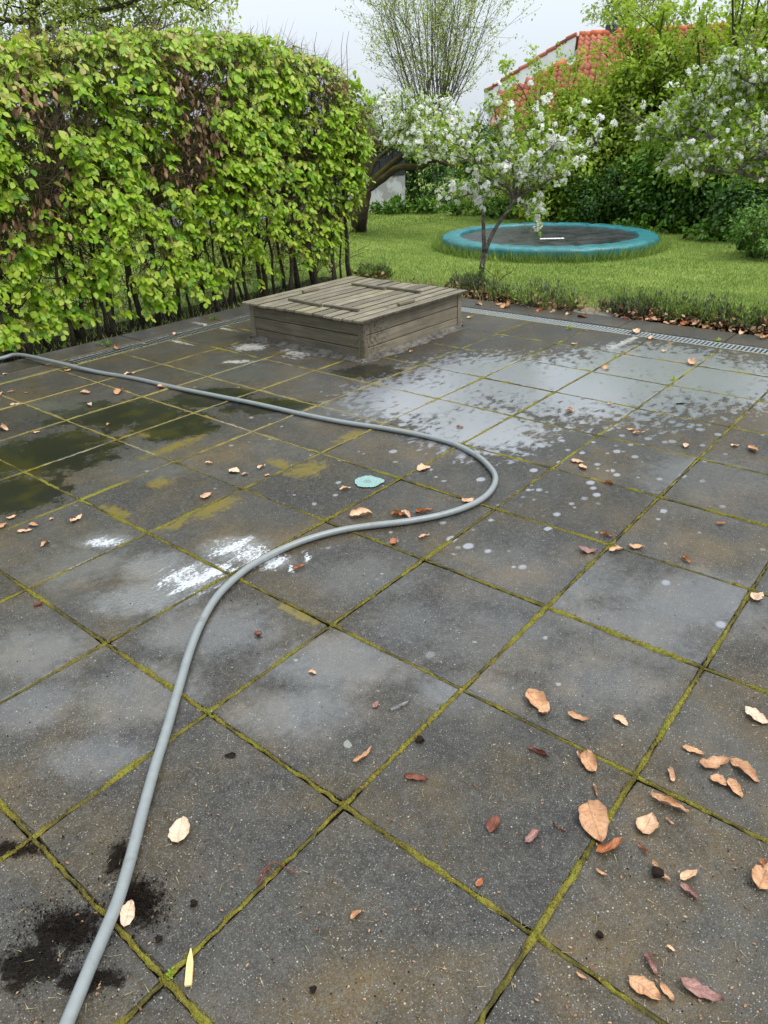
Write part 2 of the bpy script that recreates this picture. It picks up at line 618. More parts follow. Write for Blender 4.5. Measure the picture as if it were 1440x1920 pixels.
    spec = t.mixf(wet, .32, .9)
    if so is not None:
        spec = t.mixf(so, spec, .30)
    if di is not None:
        spec = t.mixf(di, spec, .04)
        rough = t.mixf(di, rough, .9)
    sh = t.bsdf(col, rough, spec, nrm, Coat_Weight=wet, Coat_Roughness=.40, Coat_IOR=2.3, **kw)
    m = t.done(sh)
    _slab_cache[key] = m
    return m


def moss_material():
    t = NT('joint_moss')
    P = t.pos()
    f = t.add(t.mul(t.attr('rnd'), .40), t.add(t.mul(t.noise(P, 9, 4, .6), .35), t.mul(t.noise(P, 150, 3, .6), .28)))
    c = t.ramp(f, [(.20, (.016, .014, .007)), (.35, (.060, .052, .012)), (.50, (.135, .115, .018)), (.64, (.19, .170, .024)), (.78, (.13, .165, .022)), (.9, (.065, .11, .016))])
    far = t.ells(P, [(230, 740, 1.2, 1.6, YAW), (600, 760, 1.2, 1.4, YAW)], .4)
    c = t.mix(t.mul(far, .65), c, (.25, .205, .075))
    lime = t.smooth(t.add(t.mul(t.ells(P, [(210, 850, .4, .9, .9), (420, 800, .3, .6, .8), (500, 690, .5, .7, 0)], .1), .6), t.mul(t.noise(P, 14, 3), .5)), .6, .8)
    c = t.mix(t.mul(lime, .5), c, (.28, .26, .20))
    return t.done(t.bsdf(c, .85, .2, t.bump(t.noise(P, 260, 3), .6, .006)))


M_MOSS = moss_material()


def lawn_material(name, blades):
    t = NT(name)
    P = t.pos()
    n = t.noise(P, .8, 4, .6)
    n2 = t.noise(t.map(P, rot=(0, 0, .4), scale=(1, .35, 1)), 5, 4, .6)
    f = t.add(t.mul(n, .5), t.mul(n2, .5))
    if blades:
        f = t.add(t.mul(f, .6), t.mul(t.attr('rnd'), .4))
    c = t.ramp(f, [(.3, (.10, .165, .028)), (.46, (.205, .295, .052)), (.60, (.285, .365, .080)), (.8, (.41, .44, .17))])
    if not blades:
        c = t.mix(.25, c, (.06, .07, .015))
        return t.done(t.bsdf(c, .8, .2, t.bump(t.noise(P, 60, 4), .6, .03)))
    p = t.bsdf(c, .5, .3)
    tr = t.n('BsdfTranslucent')
    t.put(tr.inputs[0], c)
    mx = t.n('MixShader')
    mx.inputs[0].default_value = .3
    t.t.links.new(p, mx.inputs[1])
    t.t.links.new(tr.outputs[0], mx.inputs[2])
    return t.done(mx.outputs[0])


def wood_material(name, axis, dark=(.085, .070, .048), pale=(.27, .235, .175), green=(.16, .15, .055), gr=.35, wetz=False):
    t = NT(name)
    s = [55, 55, 55]
    s[axis] = 2.2
    O = t.obj()
    r = t.rnd()
    off = t.n('CombineXYZ')
    for i in range(3):
        t.put(off.inputs[i], t.mul(r, 13.7 + 5 * i))
    va = t.n('VectorMath', operation='ADD')
    t.put(va.inputs[0], O)
    t.put(va.inputs[1], off.outputs[0])
    v = t.map(va.outputs[0], scale=s)
    g = t.noise(v, 1.0, 6, .65, .5)
    big = t.noise(va.outputs[0], 5, 4, .6)
    f = t.add(t.mul(g, .65), t.mul(big, .35))
    c = t.ramp(f, [(.33, dark), (.5, tuple(.55 * a + .45 * b for a, b in zip(dark, pale))), (.68, pale)])
    c = t.mix(t.mul(t.smooth(t.noise(t.pos(), 4.5, 4, .65), .45, .7), gr), c, green)
    tn = t.mixf(t.math('FRACT', t.mul(r, 5.7)), .62, 1.25)
    cc = t.n('CombineColor')
    for i in range(3):
        t.put(cc.inputs[i], tn)
    c = t.mix(1, c, cc.outputs[0], 'MULTIPLY')
    # knots
    d, kc = t.voro(t.map(va.outputs[0], scale=(3.2, 3.2, 3.2)), 1.0)
    kn = t.mul(t.smooth(d, .10, .04), t.smooth(t.sep(kc)[0], .5, .55))
    c = t.mix(t.mul(kn, .6), c, (.05, .036, .022))
    if wetz:   # splashed and rotting foot, wet spots near the front corner
        z = t.n('SeparateXYZ')
        t.put(z.inputs[0], t.pos())
        low = t.smooth(t.add(z.outputs[2], t.mul(t.noise(t.pos(), 14, 4, .7), .16)), .17, .05)
        c = t.mix(t.mul(low, .55), c, (.085, .078, .060))
        q = t.n('VectorMath', operation='DISTANCE')
        t.put(q.inputs[0], t.pos())
        q.inputs[1].default_value = (3.55, 3.36, .20)
        sp = t.mul(t.smooth(q.outputs['Value'], .34, .05), t.smooth(t.noise(t.pos(), 34, 3, .6), .50, .56))
        c = t.mix(t.mul(sp, .75), c, (.035, .028, .018))
    h = t.add(t.mul(g, .8), t.mul(kn, .3))
    return t.done(t.bsdf(c, .66, .35, t.bump(h, .5, .004)))


M_LAWN = lawn_material('lawn_turf', False)
M_BLADE = lawn_material('grass_blade', True)
M_WOODX = wood_material('weathered_plank_long', 0, dark=(.065, .056, .040), pale=(.31, .27, .195), gr=.5)
M_SIDEX = wood_material('weathered_side_plank_x', 0, dark=(.080, .067, .047), pale=(.255, .22, .16), gr=.2, wetz=True)
M_SIDEY = wood_material('weathered_side_plank_y', 1, dark=(.080, .067, .047), pale=(.255, .22, .16), gr=.2, wetz=True)
M_POST = wood_material('weathered_post', 2, dark=(.080, .066, .046), pale=(.24, .205, .15), gr=.2, wetz=True)
M_WOODY = wood_material('weathered_batten', 1, dark=(.06, .05, .034), pale=(.20, .17, .12))
M_GAPSHADE = plain_material('shaded_gap_edge', (.035, .029, .018), (.090, .075, .048), 30, .85, .2)  # shade in the lid gaps, painted into the long plank edges
M_MORTAR = plain_material('mortar_fillet', (.045, .042, .036), (.17, .155, .13), 16, .85, .3, .9, 90, dist=.012)
M_ZINC = plain_material('galvanised_steel', (.20, .22, .22), (.33, .355, .355), 25, .5, .5, .1, 120, .3)
M_OLDGRATE = plain_material('mossy_grate_steel', (.055, .060, .048), (.22, .23, .20), 30, .6, .4, .2, 120, .3)
M_CHANNEL = plain_material('drain_channel_dark', (.008, .008, .008), (.03, .028, .022), 20, .7)
M_SOIL = plain_material('damp_soil', (.008, .006, .005), (.030, .021, .015), 30, .95, .08, .8, 80, dist=.01)
M_BARK = plain_material('hedge_bark', (.028, .022, .015), (.075, .060, .042), 25, .8, .3, .8, 60)
M_TWIG = plain_material('dry_twig', (.030, .020, .012), (.115, .075, .045), 12, .8, .3, .3, 60)
M_APPLEBARK = plain_material('apple_bark', (.06, .05, .04), (.20, .175, .145), 18, .85, .25, .9, 45, dist=.012)
M_GREYTWIG = plain_material('grey_twig', (.07, .06, .05), (.16, .14, .12), 12, .8, .3, .3, 60)


def mossbark():
    t = NT('mossy_bark')
    nz = t.n('NewGeometry')
    s = t.n('SeparateXYZ')
    t.put(s.inputs[0], nz.outputs['Normal'])
    n = t.noise(t.pos(), 6, 5, .65)
    c = t.mix(t.noise(t.pos(), 22, 4), (.022, .017, .012), (.075, .058, .042))
    f = t.smooth(t.add(t.mul(s.outputs[2], .35), n), .42, .75)
    c = t.mix(f, c, t.mix(t.noise(t.pos(), 30, 3), (.050, .042, .006), (.135, .115, .020)))
    return t.done(t.bsdf(c, .9, .2, t.bump(t.noise(t.pos(), 30, 5, .7), .9, .03)))


M_MOSSBARK = mossbark()
M_HEDGELEAF = leaf_material('beech_leaf', [(0, (.075, .20, .014)), (.25, (.17, .35, .016)), (.5, (.28, .46, .022)), (.75, (.38, .53, .035)), (.95, (.47, .54, .085)), (1, (.36, .33, .08))], .40)
M_HEDGETOP = leaf_material('young_beech_leaf', [(0, (.22, .40, .03)), (.4, (.38, .52, .05)), (.75, (.50, .57, .10)), (1, (.44, .36, .15))], .38)
M_DEADLEAF = leaf_material('dead_hedge_leaf', [(0, (.075, .035, .015)), (.4, (.17, .085, .04)), (.7, (.30, .17, .09)), (1, (.45, .31, .19))], .15, .6, .3, (1, .8, .5))
M_APPLELEAF = leaf_material('apple_leaf', [(0, (.14, .26, .02)), (.5, (.24, .37, .035)), (1, (.36, .46, .06))], .35)
M_PETAL = leaf_material('white_petal', [(0, (.84, .83, .81)), (.6, (.90, .90, .89)), (.95, (.91, .90, .90)), (1, (.86, .76, .78))], .5, .6, .2, (1, 1, .97), 0.0)
M_PALELEAF = leaf_material('pale_tree_leaf', [(0, (.24, .33, .06)), (.5, (.38, .46, .10)), (1, (.50, .55, .17))], .4)
M_HAZEL = leaf_material('hazel_leaf', [(0, (.22, .34, .035)), (.5, (.34, .48, .055)), (1, (.47, .56, .09))], .5)
M_DARKLEAF = leaf_material('dark_shrub_leaf', [(0, (.018, .055, .008)), (.5, (.038, .105, .012)), (.9, (.075, .175, .020)), (1, (.13, .24, .03))], .25)
M_MIDLEAF = leaf_material('mid_shrub_leaf', [(0, (.045, .120, .010)), (.5, (.085, .195, .016)), (1, (.16, .29, .030))], .3)
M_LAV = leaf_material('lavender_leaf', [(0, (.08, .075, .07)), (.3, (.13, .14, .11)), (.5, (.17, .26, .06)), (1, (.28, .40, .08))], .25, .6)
M_STRAW = leaf_material('dry_grass', [(0, (.30, .26, .12)), (1, (.45, .40, .22))], .3)

# ------------------------------------------------------------------ the setting: lawn
def grid_sheet(name, x0, x1, y0, y1, nx, ny, z, mat, zf=None):
    mb = MB()
    for j in range(ny + 1):
        for i in range(nx + 1):
            x, y = x0 + (x1 - x0) * i / nx, y0 + (y1 - y0) * j / ny
            mb.v.append((x, y, z + (zf(x, y) if zf else 0)))
    for j in range(ny):
        for i in range(nx):
            a = j * (nx + 1) + i
            mb.f.append((a, a + 1, a + nx + 2, a + nx + 1))
    return mb.build(name, mat, smooth=True)


lawn = grid_sheet('lawn', -300, 700, -500, 500, 40, 40, -0.075, M_LAWN)
tag(lawn, kind='structure')

EDGE = 5.99          # outer face of the paving
TR_C, TR_R = (10.63, 5.56), 1.76


def blades(n, xr, yr, h, w, keep, rr=(0, 1)):
    P = np.stack([RNG.uniform(*xr, n), RNG.uniform(*yr, n), np.full(n, -0.075)], 1)
    q = pxpos(P)
    ok = keep(P) & (q[:, 0] > -160) & (q[:, 0] < 1600) & (q[:, 2] > 0)
    P = P[ok]
    n = len(P)
    a = RNG.uniform(0, 2 * np.pi, n)
    lean = RNG.uniform(.15, 1.0, n)
    tip = np.stack([np.cos(a) * lean, np.sin(a) * lean, np.ones(n)], 1)
    nr = unit(n)
    H = RNG.uniform(*h, n)
    return P, frames(tip, nr, H, w), RNG.uniform(rr[0], rr[1], n)


def on_lawn(P):
    x, y = P[:, 0], P[:, 1]
    out = (x > EDGE + .28) | (y > EDGE + .10)
    return out & (np.hypot(x - TR_C[0], y - TR_C[1]) > TR_R - .02)


P, M, R = blades(260000, (5.9, 13.5), (-1.0, 9.5), (.020, .044), .20, on_lawn)
P2, M2, R2 = blades(150000, (10, 20), (1, 16), (.03, .06), .30, lambda P: on_lawn(P) & ((P[:, 0] > 13.3) | (P[:, 1] > 9.3)))
P3, M3, R3 = blades(60000, (.5, 10.2), (6.1, 16), (.04, .09), .18, lambda P: on_lawn(P) & ((P[:, 0] < 6) | (P[:, 1] > 9)))
ring = lambda P: (np.abs(np.hypot(P[:, 0] - TR_C[0], P[:, 1] - TR_C[1]) - TR_R - .07) < .08)
P4, M4, R4 = blades(45000, (8.5, 12.8), (3.4, 7.8), (.10, .24), .06, ring, (0, .6))
tag(mass('grass', BLADE_V, BLADE_F, np.concatenate([M, M2, M3, M4]), np.concatenate([P, P2, P3, P4]), np.concatenate([R, R2, R3, R4]), M_BLADE), 'short mown grass of the lawn behind the patio', 'grass', kind='stuff')

# ------------------------------------------------------------------ the patio: slabs, edging, moss
patio = grid_sheet('patio', -2.6, EDGE - .005, -3.2, EDGE - .005, 4, 4, -0.030, M_SOIL)
tag(patio, kind='structure')
S, HALF = 0.6, 0.2958
slab_meshes = []
for k in range(5):
    mb = MB()
    rr = random.Random(k)
    n = 6
    def side(z, inset, jit):
        ring_ = []
        for sx in range(4):
            for i in range(n):
                u = -1 + 2 * i / n
                x, y = {0: (u, -1), 1: (1, u), 2: (-u, 1), 3: (-1, -u)}[sx]
                j = 1 - jit * rr.random()
                if i == 0:
                    j *= 1 - rr.choice((.004, .006, .022))
                ring_.append(((HALF - inset) * x * j, (HALF - inset) * y * j, z))
        return ring_
    rings = [side(-.05, 0, 0), side(-.006, 0, .004), side(-.0015, .0025, .006), side(0, .007, .006)]
    for r_ in rings:
        mb.v += r_
    c = 4 * n
    for a in range(3):
        for j in range(c):
            mb.f.append((a * c + j, a * c + (j + 1) % c, (a + 1) * c + (j + 1) % c, (a + 1) * c + j))
    mb.f.append(tuple(3 * c + j for j in range(c)))
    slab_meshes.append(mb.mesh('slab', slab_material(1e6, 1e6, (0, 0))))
rr = random.Random(3)
for i in range(-3, 9):
    for j in range(-5, 9):
        sl = link('slab', slab_meshes[rr.randrange(5)], patio, (S * (i + .5) + rr.uniform(-.002, .002), S * (j + .5) + rr.uniform(-.002, .002), rr.uniform(-.003, .001)),
             (rr.uniform(-.0045, .0045), rr.uniform(-.0045, .0045), rr.choice((0, 1, 2, 3)) * math.pi / 2 + rr.uniform(-.003, .003)))
        sl.material_slots[0].link = 'OBJECT'
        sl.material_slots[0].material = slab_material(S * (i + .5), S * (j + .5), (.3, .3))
# edging stones outside the drains
def edging(x0, x1, y0, y1):
    mb = MB().quadbox((-(x1 - x0) / 2 + .004, -(y1 - y0) / 2 + .004, -.11), ((x1 - x0) / 2 - .004, (y1 - y0) / 2 - .004, 0), .007)
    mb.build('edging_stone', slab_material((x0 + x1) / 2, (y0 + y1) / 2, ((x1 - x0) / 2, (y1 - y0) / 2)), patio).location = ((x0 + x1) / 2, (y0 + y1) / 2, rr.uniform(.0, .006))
for k in range(9):
    edging(5.615, EDGE, EDGE - .39 - .95 * (k + 1) + .39, EDGE - .95 * k)
for k in range(9):
    edging(EDGE - .40 - .95 * (k + 1) + .02, EDGE - .40 - .95 * k + .02, 5.62, EDGE)

# moss: an uneven ribbon in every joint and a pelt of tiny shoots on it
mv, mf, mr = [], [], []
sp, sr = [], []
def joint(ax, pos, a0, a1):
    ends = pxpos(np.array([(a0, pos, 0), ((a0 + a1) / 2, pos, 0), (a1, pos, 0)] if ax == 0 else [(pos, a0, 0), (pos, (a0 + a1) / 2, 0), (pos, a1, 0)]))
    if a1 - a0 < 1 and not ((ends[:, 2] > .2) & (ends[:, 0] > -350) & (ends[:, 0] < 1790) & (ends[:, 1] < 2300)).any():
        return
    n = max(2, int((a1 - a0) / .018))
    b = len(mv)
    ph = RNG.uniform(0, 100)
    prev = None
    wob = np.cumsum(RNG.normal(0, .35, n + 1))
    wob = np.sin(wob) * .5 + .5
    pat = np.interp(np.linspace(0, 1, n + 1), np.linspace(0, 1, 10), RNG.uniform(0, 1, 10) ** 1.4)
    for i in range(n + 1):
        a = a0 + (a1 - a0) * i / n
        w = .0036 + .0058 * wob[i] * (.1 + pat[i]) + RNG.uniform(0, .003)
        h = -.0018 + .0042 * pat[i] * (.35 + wob[i]) + RNG.uniform(0, .0025)
        o = RNG.normal(0, .0018)
        for (c, z) in ((-w, -.004), (-w * .5, h * .8), (w * .5, h), (w, -.004)):
            p = (a, pos + c + o, z) if ax == 0 else (pos + c + o, a, z)
            mv.append(p)
            mr.append(min(1, max(0, pat[i] + RNG.normal(0, .12))))
        dist = math.hypot(*((a - CAM[0], pos - CAM[1]) if ax == 0 else (pos - CAM[0], a - CAM[1])))
        k = int(RNG.poisson((26 if dist < 3.6 else 9 if dist < 5.5 else 0) * pat[i])) if pat[i] > .15 else 0
        if k:
            c = RNG.normal(0, w * .62, k) + pos + o
            aa = a + RNG.uniform(-.01, .01, k)
            sp.append(np.stack([aa, c, np.full(k, h - .002)] if ax == 0 else [c, aa, np.full(k, h - .002)], 1))
            sr.append(np.full(k, pat[i]))
    for i in range(n):
        for j in range(3):
            q = b + 4 * i + j
            mf.append((q, q + 1, q + 5, q + 4) if ax == 1 else (q, q + 4, q + 5, q + 1))
for i in range(-2, 9):
    for j in range(-5, 9):
        c = gnd(720, 960)
        joint(1, S * i, S * j, S * (j + 1))
for j in range(-4, 9):
    for i in range(-3, 9):
        joint(0, S * j, S * i, S * (i + 1))
joint(0, 5.405, -2, 5.4)
joint(1, 5.405, -2.5, 5.4)
mo = MB()
mo.v, mo.f = mv, mf
moss = mo.build('moss', M_MOSS, smooth=True)
a_ = moss.data.attributes.new('rnd', 'FLOAT', 'POINT')
a_.data.foreach_set('value', np.array(mr, np.float32))
tag(moss, 'yellow green moss filling the joints between the paving slabs', 'moss', kind='stuff')
sp, sr = np.concatenate(sp), np.concatenate(sr)
n = len(sp)
tip = unit(n) * .7 + np.array([0, 0, 1.0])
ms = mass('moss_shoots', TWIG_V, TWIG_F, frames(tip, unit(n), RNG.uniform(.004, .009, n), .45, .45), sp, np.clip(sr + RNG.normal(0, .2, n), 0, 1), M_MOSS, moss)
ms['kind'] = 'stuff'

# ------------------------------------------------------------------ drains: channel, side rails and separate bars
def drain(name, label, mat, axis, pos, a0, a1, pitch, bar_w):
    t = thing(name, label, 'drain', 'drains along the patio edge', (pos, a0, 0) if axis == 1 else (a0, pos, 0))
    W, L = .085, a1 - a0
    def B(lo, hi, bev=0):
        mb = MB()
        if axis == 1:
            return mb.quadbox(lo, hi, bev)
        return mb.quadbox((lo[1], lo[0], lo[2]), (hi[1], hi[0], hi[2]), bev)
    B((-W, 0, -.028), (W, L, -.020)).build('channel', M_CHANNEL, t)
    for s in (-1, 1):
        B((s * (W - .006) - .006, 0, -.02), (s * (W - .006) + .006, L, -.001), .002).build('rail', mat, t)
    me = B((-W + .013, -bar_w / 2, -.016), (W - .013, bar_w / 2, -.002), .0015).mesh('bar', mat)
    nb = int(L / pitch)
    for i in range(nb):
        y = pitch * (i + .5)
        link('bar', me, t, (0, y, 0) if axis == 1 else (y, 0, 0))
    return t


drain('drain_grate', 'shiny galvanised slotted drain grate beside the lavender border', M_ZINC, 1, 5.510, -2.4, 5.39, .036, .015)
drain('drain_grate', 'dull mossy drain grate along the foot of the beech hedge', M_OLDGRATE, 0, 5.512, 2.0, 5.41, .036, .016)

# bed of soil between paving and lawn
bed = grid_sheet('soil_bed', EDGE + .002, EDGE + .42, -2.5, 5.9, 6, 60, -.055, M_SOIL, lambda x, y: .03 * math.sin(x * 31 + y * 17) * math.sin(y * 9))
tag(bed, kind='structure')
bed2 = grid_sheet('soil_bed', -2.5, EDGE + .42, EDGE + .004, EDGE + .75, 60, 6, -.060, M_SOIL, lambda x, y: .02 * math.sin(x * 21) * math.sin(y * 19 + x * 5))
tag(bed2, kind='structure')
for k in range(4):
    edging(1.99 - 1.1 * (k + 1), 1.99 - 1.1 * k, 5.413, 5.614)

# ------------------------------------------------------------------ sandpit box with slatted lid
BX0, BX1, BY0, BY1, BH = 3.42, 4.84, 3.44, 4.80, .318
box = thing('sandpit_box', 'low weathered wooden box with slatted lid in the corner of the patio', 'sandpit')
rr = random.Random(11)
zs = [(.0, .093), (.102, .199), (.208, BH - .004)]
for (z0, z1) in zs:
    for (y, s) in ((BY0, 1), (BY1, -1)):
        o = MB().quadbox((-(BX1 - BX0) / 2 + .052, -.014, -(z1 - z0) / 2), ((BX1 - BX0) / 2 - .052, .014, (z1 - z0) / 2), .003).build('side_plank', M_SIDEX, box)
        o.location = ((BX0 + BX1) / 2, y + .014 * s + rr.uniform(0, .004) * s, (z0 + z1) / 2)
    for (x, s) in ((BX0, 1), (BX1, -1)):
        o = MB().quadbox((-.014, -(BY1 - BY0) / 2 + .052, -(z1 - z0) / 2), (.014, (BY1 - BY0) / 2 - .052, (z1 - z0) / 2), .003).build('side_plank', M_SIDEY, box)
        o.location = (x + .014 * s + rr.uniform(0, .004) * s, (BY0 + BY1) / 2, (z0 + z1) / 2)
for x in (BX0, BX1):
    for y in (BY0, BY1):
        sx, sy = (1 if x == BX0 else -1), (1 if y == BY0 else -1)
        o = MB().quadbox((-.027, -.027, 0), (.027, .027, BH - .003), .003).build('corner_post', M_POST, box)
        o.location = (x + sx * .022, y + sy * .022, 0)
# lid: boards run along x, laid side by side from the front (low y) to the hedge
ny = 13
yy0, yy1 = BY0 - .05, BY1 + .05
pw = (yy1 - yy0) / ny
for k in range(ny):
    yc = yy0 + pw * (k + .5)
    x0, x1 = BX0 - .055 + rr.uniform(-.008, .008), BX1 + .055 + rr.uniform(-.008, .008)
    o = MB().quadbox((-(x1 - x0) / 2, -pw / 2 + .0065, 0), ((x1 - x0) / 2, pw / 2 - .0065, .019), .004).build('lid_plank', M_WOODX, box)
    o.data.materials.append(M_GAPSHADE)
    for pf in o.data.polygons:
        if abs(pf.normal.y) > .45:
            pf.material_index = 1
    o.location = ((x0 + x1) / 2, yc, BH + rr.uniform(0, .004))
    o.rotation_euler = (rr.uniform(-.02, .02), rr.uniform(-.004, .004), rr.uniform(-.003, .003))
def batten(pa, pb, w=.036, h=.020):
    a, b = gnd(*pa, BH + .03), gnd(*pb, BH + .03)
    L = np.hypot(*(b - a)[:2])
    o = MB().quadbox((-w / 2, -L / 2, 0), (w / 2, L / 2, h), .003).build('batten', M_WOODY, box)
    o.location = ((a[0] + b[0]) / 2, (a[1] + b[1]) / 2, BH + .0255)
    o.rotation_euler = (0, 0, math.atan2((b - a)[1], (b - a)[0]) - math.pi / 2)
batten((543, 562), (602, 573))
batten((608, 573), (672, 582))
batten((661, 533), (721, 541))
batten((726, 540), (788, 548))
batten((568, 548), (597, 542))
batten((747, 572), (775, 564))
for y in (3.75, 4.2, 4.6):      # bearers under the lid
    o = MB().quadbox((-.02, -.2, -.03), (.02, .2, -.001)).build('lid_bearer', M_WOODY, box)
    o.location = (3.6, y, BH)
# mortar run round the foot of the box
mb = MB()
def fillet(p0, p1, out):
    n = 60
    b = len(mb.v)
    p0, p1, out = np.array(p0), np.array(p1), np.array(out)
    w_ = np.interp(np.linspace(0, 1, n + 1), np.linspace(0, 1, 14), RNG.uniform(.04, .12, 14))
    for i in range(n + 1):
        p = p0 + (p1 - p0) * i / n
        w = w_[i] + RNG.uniform(-.006, .006)
        hh = .014 + .018 * (w / .1) + RNG.uniform(-.005, .005)
        for (o_, z) in ((-.004, hh), (.012, hh * .8), (.3 * w, hh * .34), (.6 * w, hh * .12), (w, -.004)):
            q = p + out * o_
            mb.v.append((q[0], q[1], z + RNG.uniform(-.002, .002)))
    for i in range(n):
        for j in range(4):
            q = b + 5 * i + j
            mb.f.append((q, q + 1, q + 6, q + 5))
e = .03
fillet((BX0 - e, BY0), (BX1 + e, BY0), (0, -1))
fillet((BX0, BY1 + e), (BX0, BY0 - e), (-1, 0))
fillet((BX1, BY0 - e), (BX1, BY1 + e), (1, 0))
fillet((BX1 + e, BY1), (BX0 - e, BY1), (0, 1))
mb.build('mortar_fillet', M_MORTAR, box, smooth=True)

# ------------------------------------------------------------------ hose
def catmull(pts, per=8):
    pts = [np.asarray(p, float) for p in pts]
    pts = [2 * pts[0] - pts[1]] + pts + [2 * pts[-1] - pts[-2]]
    out = []
    for i in range(1, len(pts) - 2):
        a, b, c, d = pts[i - 1:i + 3]
        for k in range(per):
            t = k / per
            out.append(.5 * (2 * b + (c - a) * t + (2 * a - 5 * b + 4 * c - d) * t * t + (3 * b - 3 * c + d - a) * t ** 3))
    out.append(pts[-2])
    return out
t = NT('grey_rubber_hose')
P_ = t.pos()
n_ = t.noise(P_, 30, 4, .6)
c_ = t.mix(n_, (.15, .168, .168), (.235, .255, .252))
c_ = t.mix(t.smooth(t.noise(P_, 140, 4, .7), .60, .72, 0, .5), c_, (.09, .09, .085))
c_ = t.mix(t.smooth(t.noise(P_, 9, 5, .7), .58, .72, 0, .45), c_, (.10, .095, .075))
M_HOSE = t.done(t.bsdf(c_, .34, .5, t.bump(t.noise(P_, 90, 3), .15, .002)))
HR = .0158
hp = [(-90, 690, .02), (0, 672, .03), (35, 665, .045), (100, 678, .03), (180, 697, 0), (250, 709, 0), (330, 727, 0), (400, 741, 0), (480, 757, 0), (560, 775, 0), (640, 791, 0), (720, 803, 0), (790, 816, 0), (850, 832, 0), (895, 855, 0), (920, 878, 0), (929, 896, 0), (923, 916, 0), (903, 936, 0), (868, 953, 0), (820, 967, 0), (760, 978, 0), (700, 985, 0), (640, 994, 0), (580, 1010, 0), (522, 1033, 0), (472, 1060, 0), (432, 1092, 0), (402, 1125, 0), (376, 1170, 0), (356, 1220, 0), (335, 1290, 0), (312, 1370, 0), (290, 1440, 0), (268, 1520, 0), (246, 1605, 0), (224, 1680, 0), (200, 1740, 0), (170, 1810, 0), (135, 1895, 0), (105, 1965, 0), (40, 2080, 0)]
path = catmull([gnd(x, y, HR + z) for x, y, z in hp], 6)
hose = MB().tube(path, HR, 14).build('hose', M_HOSE, smooth=True)
tag(hose, 'long grey rubber hose lying in an S curve across the slabs', 'hose')

# ------------------------------------------------------------------ trampoline set low in the lawn
M_PAD = plain_material('teal_vinyl', (.008, .105, .115), (.022, .19, .20), 5, .42, .5, .35, 14, dist=.02)
M_PADSKIRT = plain_material('teal_vinyl_skirt', (.010, .13, .15), (.02, .20, .22), 6, .45, .5, .5, 12, dist=.03)
t = NT('wet_trampoline_mat')
nn = t.noise(t.pos(), 3.5, 5, .65)
M_MAT = t.done(t.bsdf(t.mix(nn, (.012, .013, .014), (.035, .036, .036)), t.smooth(nn, .35, .65, .24, .5), .5, t.bump(t.noise(t.pos(), 240, 2), .2, .003)))
M_PRINT = plain_material('white_print', (.55, .57, .57), (.8, .8, .8), 30, .6)
tr = thing('trampoline', 'round sunken trampoline with teal padding on the lawn', 'trampoline', loc=(TR_C[0], TR_C[1], -.075))
RI, ZT = 1.44, .19
nseg = 16
for k in range(nseg):
    prof = [(RI, ZT - .05), (RI + .005, ZT - .012), (RI + .03, ZT), (TR_R - .05, ZT - .006), (TR_R - .012, ZT - .022), (TR_R, ZT - .06), (TR_R - .01, .03), (TR_R - .03, .0)]
    mb = MB()
    n = 8
    for i in range(n + 1):
        a = 2 * math.pi * (k + i / n) / nseg
        seam = .013 if i in (0, n) else 0
        for j, (r_, z_) in enumerate(prof):
            wv = .006 * math.sin(a * 37 + j) * (j >= 4) + .004 * math.sin(a * 61 + j * 2)
            mb.v.append(((r_ + wv) * math.cos(a), (r_ + wv) * math.sin(a), z_ - seam * (1 < j < 5) + .004 * math.sin(a * 29 + j * 1.7) * (j in (2, 3))))
    L = len(prof)
    for i in range(n):
        for j in range(L - 1):
            q = i * L + j
            mb.f.append((q, q + 1, q + L + 1, q + L))
    mb.build('pad_segment', M_PAD, tr, smooth=True)
mb = MB()
n = 72
rad = [0, .35, .7, 1.05, RI + .02]
mb.v.append((0, 0, ZT - .075))
for r_ in rad[1:]:
    for i in range(n):
        a = 2 * math.pi * i / n
        mb.v.append((r_ * math.cos(a), r_ * math.sin(a), ZT - .075 + .03 * (r_ / RI) ** 2))
for i in range(n):
    mb.f.append((0, 1 + i, 1 + (i + 1) % n))
    for k in range(3):
        a, b = 1 + k * n, 1 + (k + 1) * n
        mb.f.append((a + i, b + i, b + (i + 1) % n, a + (i + 1) % n))
mat_o = mb.build('jumping_mat', M_MAT, tr, smooth=True)
# the worn white lettering block printed on the mat: too faded to read
dv = -RIGHT[:2] / np.linalg.norm(RIGHT[:2])
fv = np.array([FWD[0], FWD[1]]) / np.hypot(FWD[0], FWD[1])
lc = gnd(1035, 447, .05)[:2] - np.array(TR_C)
mb = MB()
rr = random.Random(5)
nl = 7
Wd, Hd = .40, .16
for i in range(nl):
    x0 = -Wd / 2 + Wd * i / nl
    x1 = x0 + Wd / nl * .93
    sh = .10
    b = len(mb.v)
    for (xx, yy) in ((x0, -Hd / 2 + rr.uniform(0, .02)), (x1, -Hd / 2 + rr.uniform(0, .02)), (x1, Hd / 2 - rr.uniform(0, .03)), (x0, Hd / 2 - rr.uniform(0, .03))):
        q = lc - dv * (xx + sh * yy) + fv * yy
        mb.v.append((q[0], q[1], ZT - .0655))
    mb.f.append((b, b + 1, b + 2, b + 3))
mb.build('print', M_PRINT, mat_o)

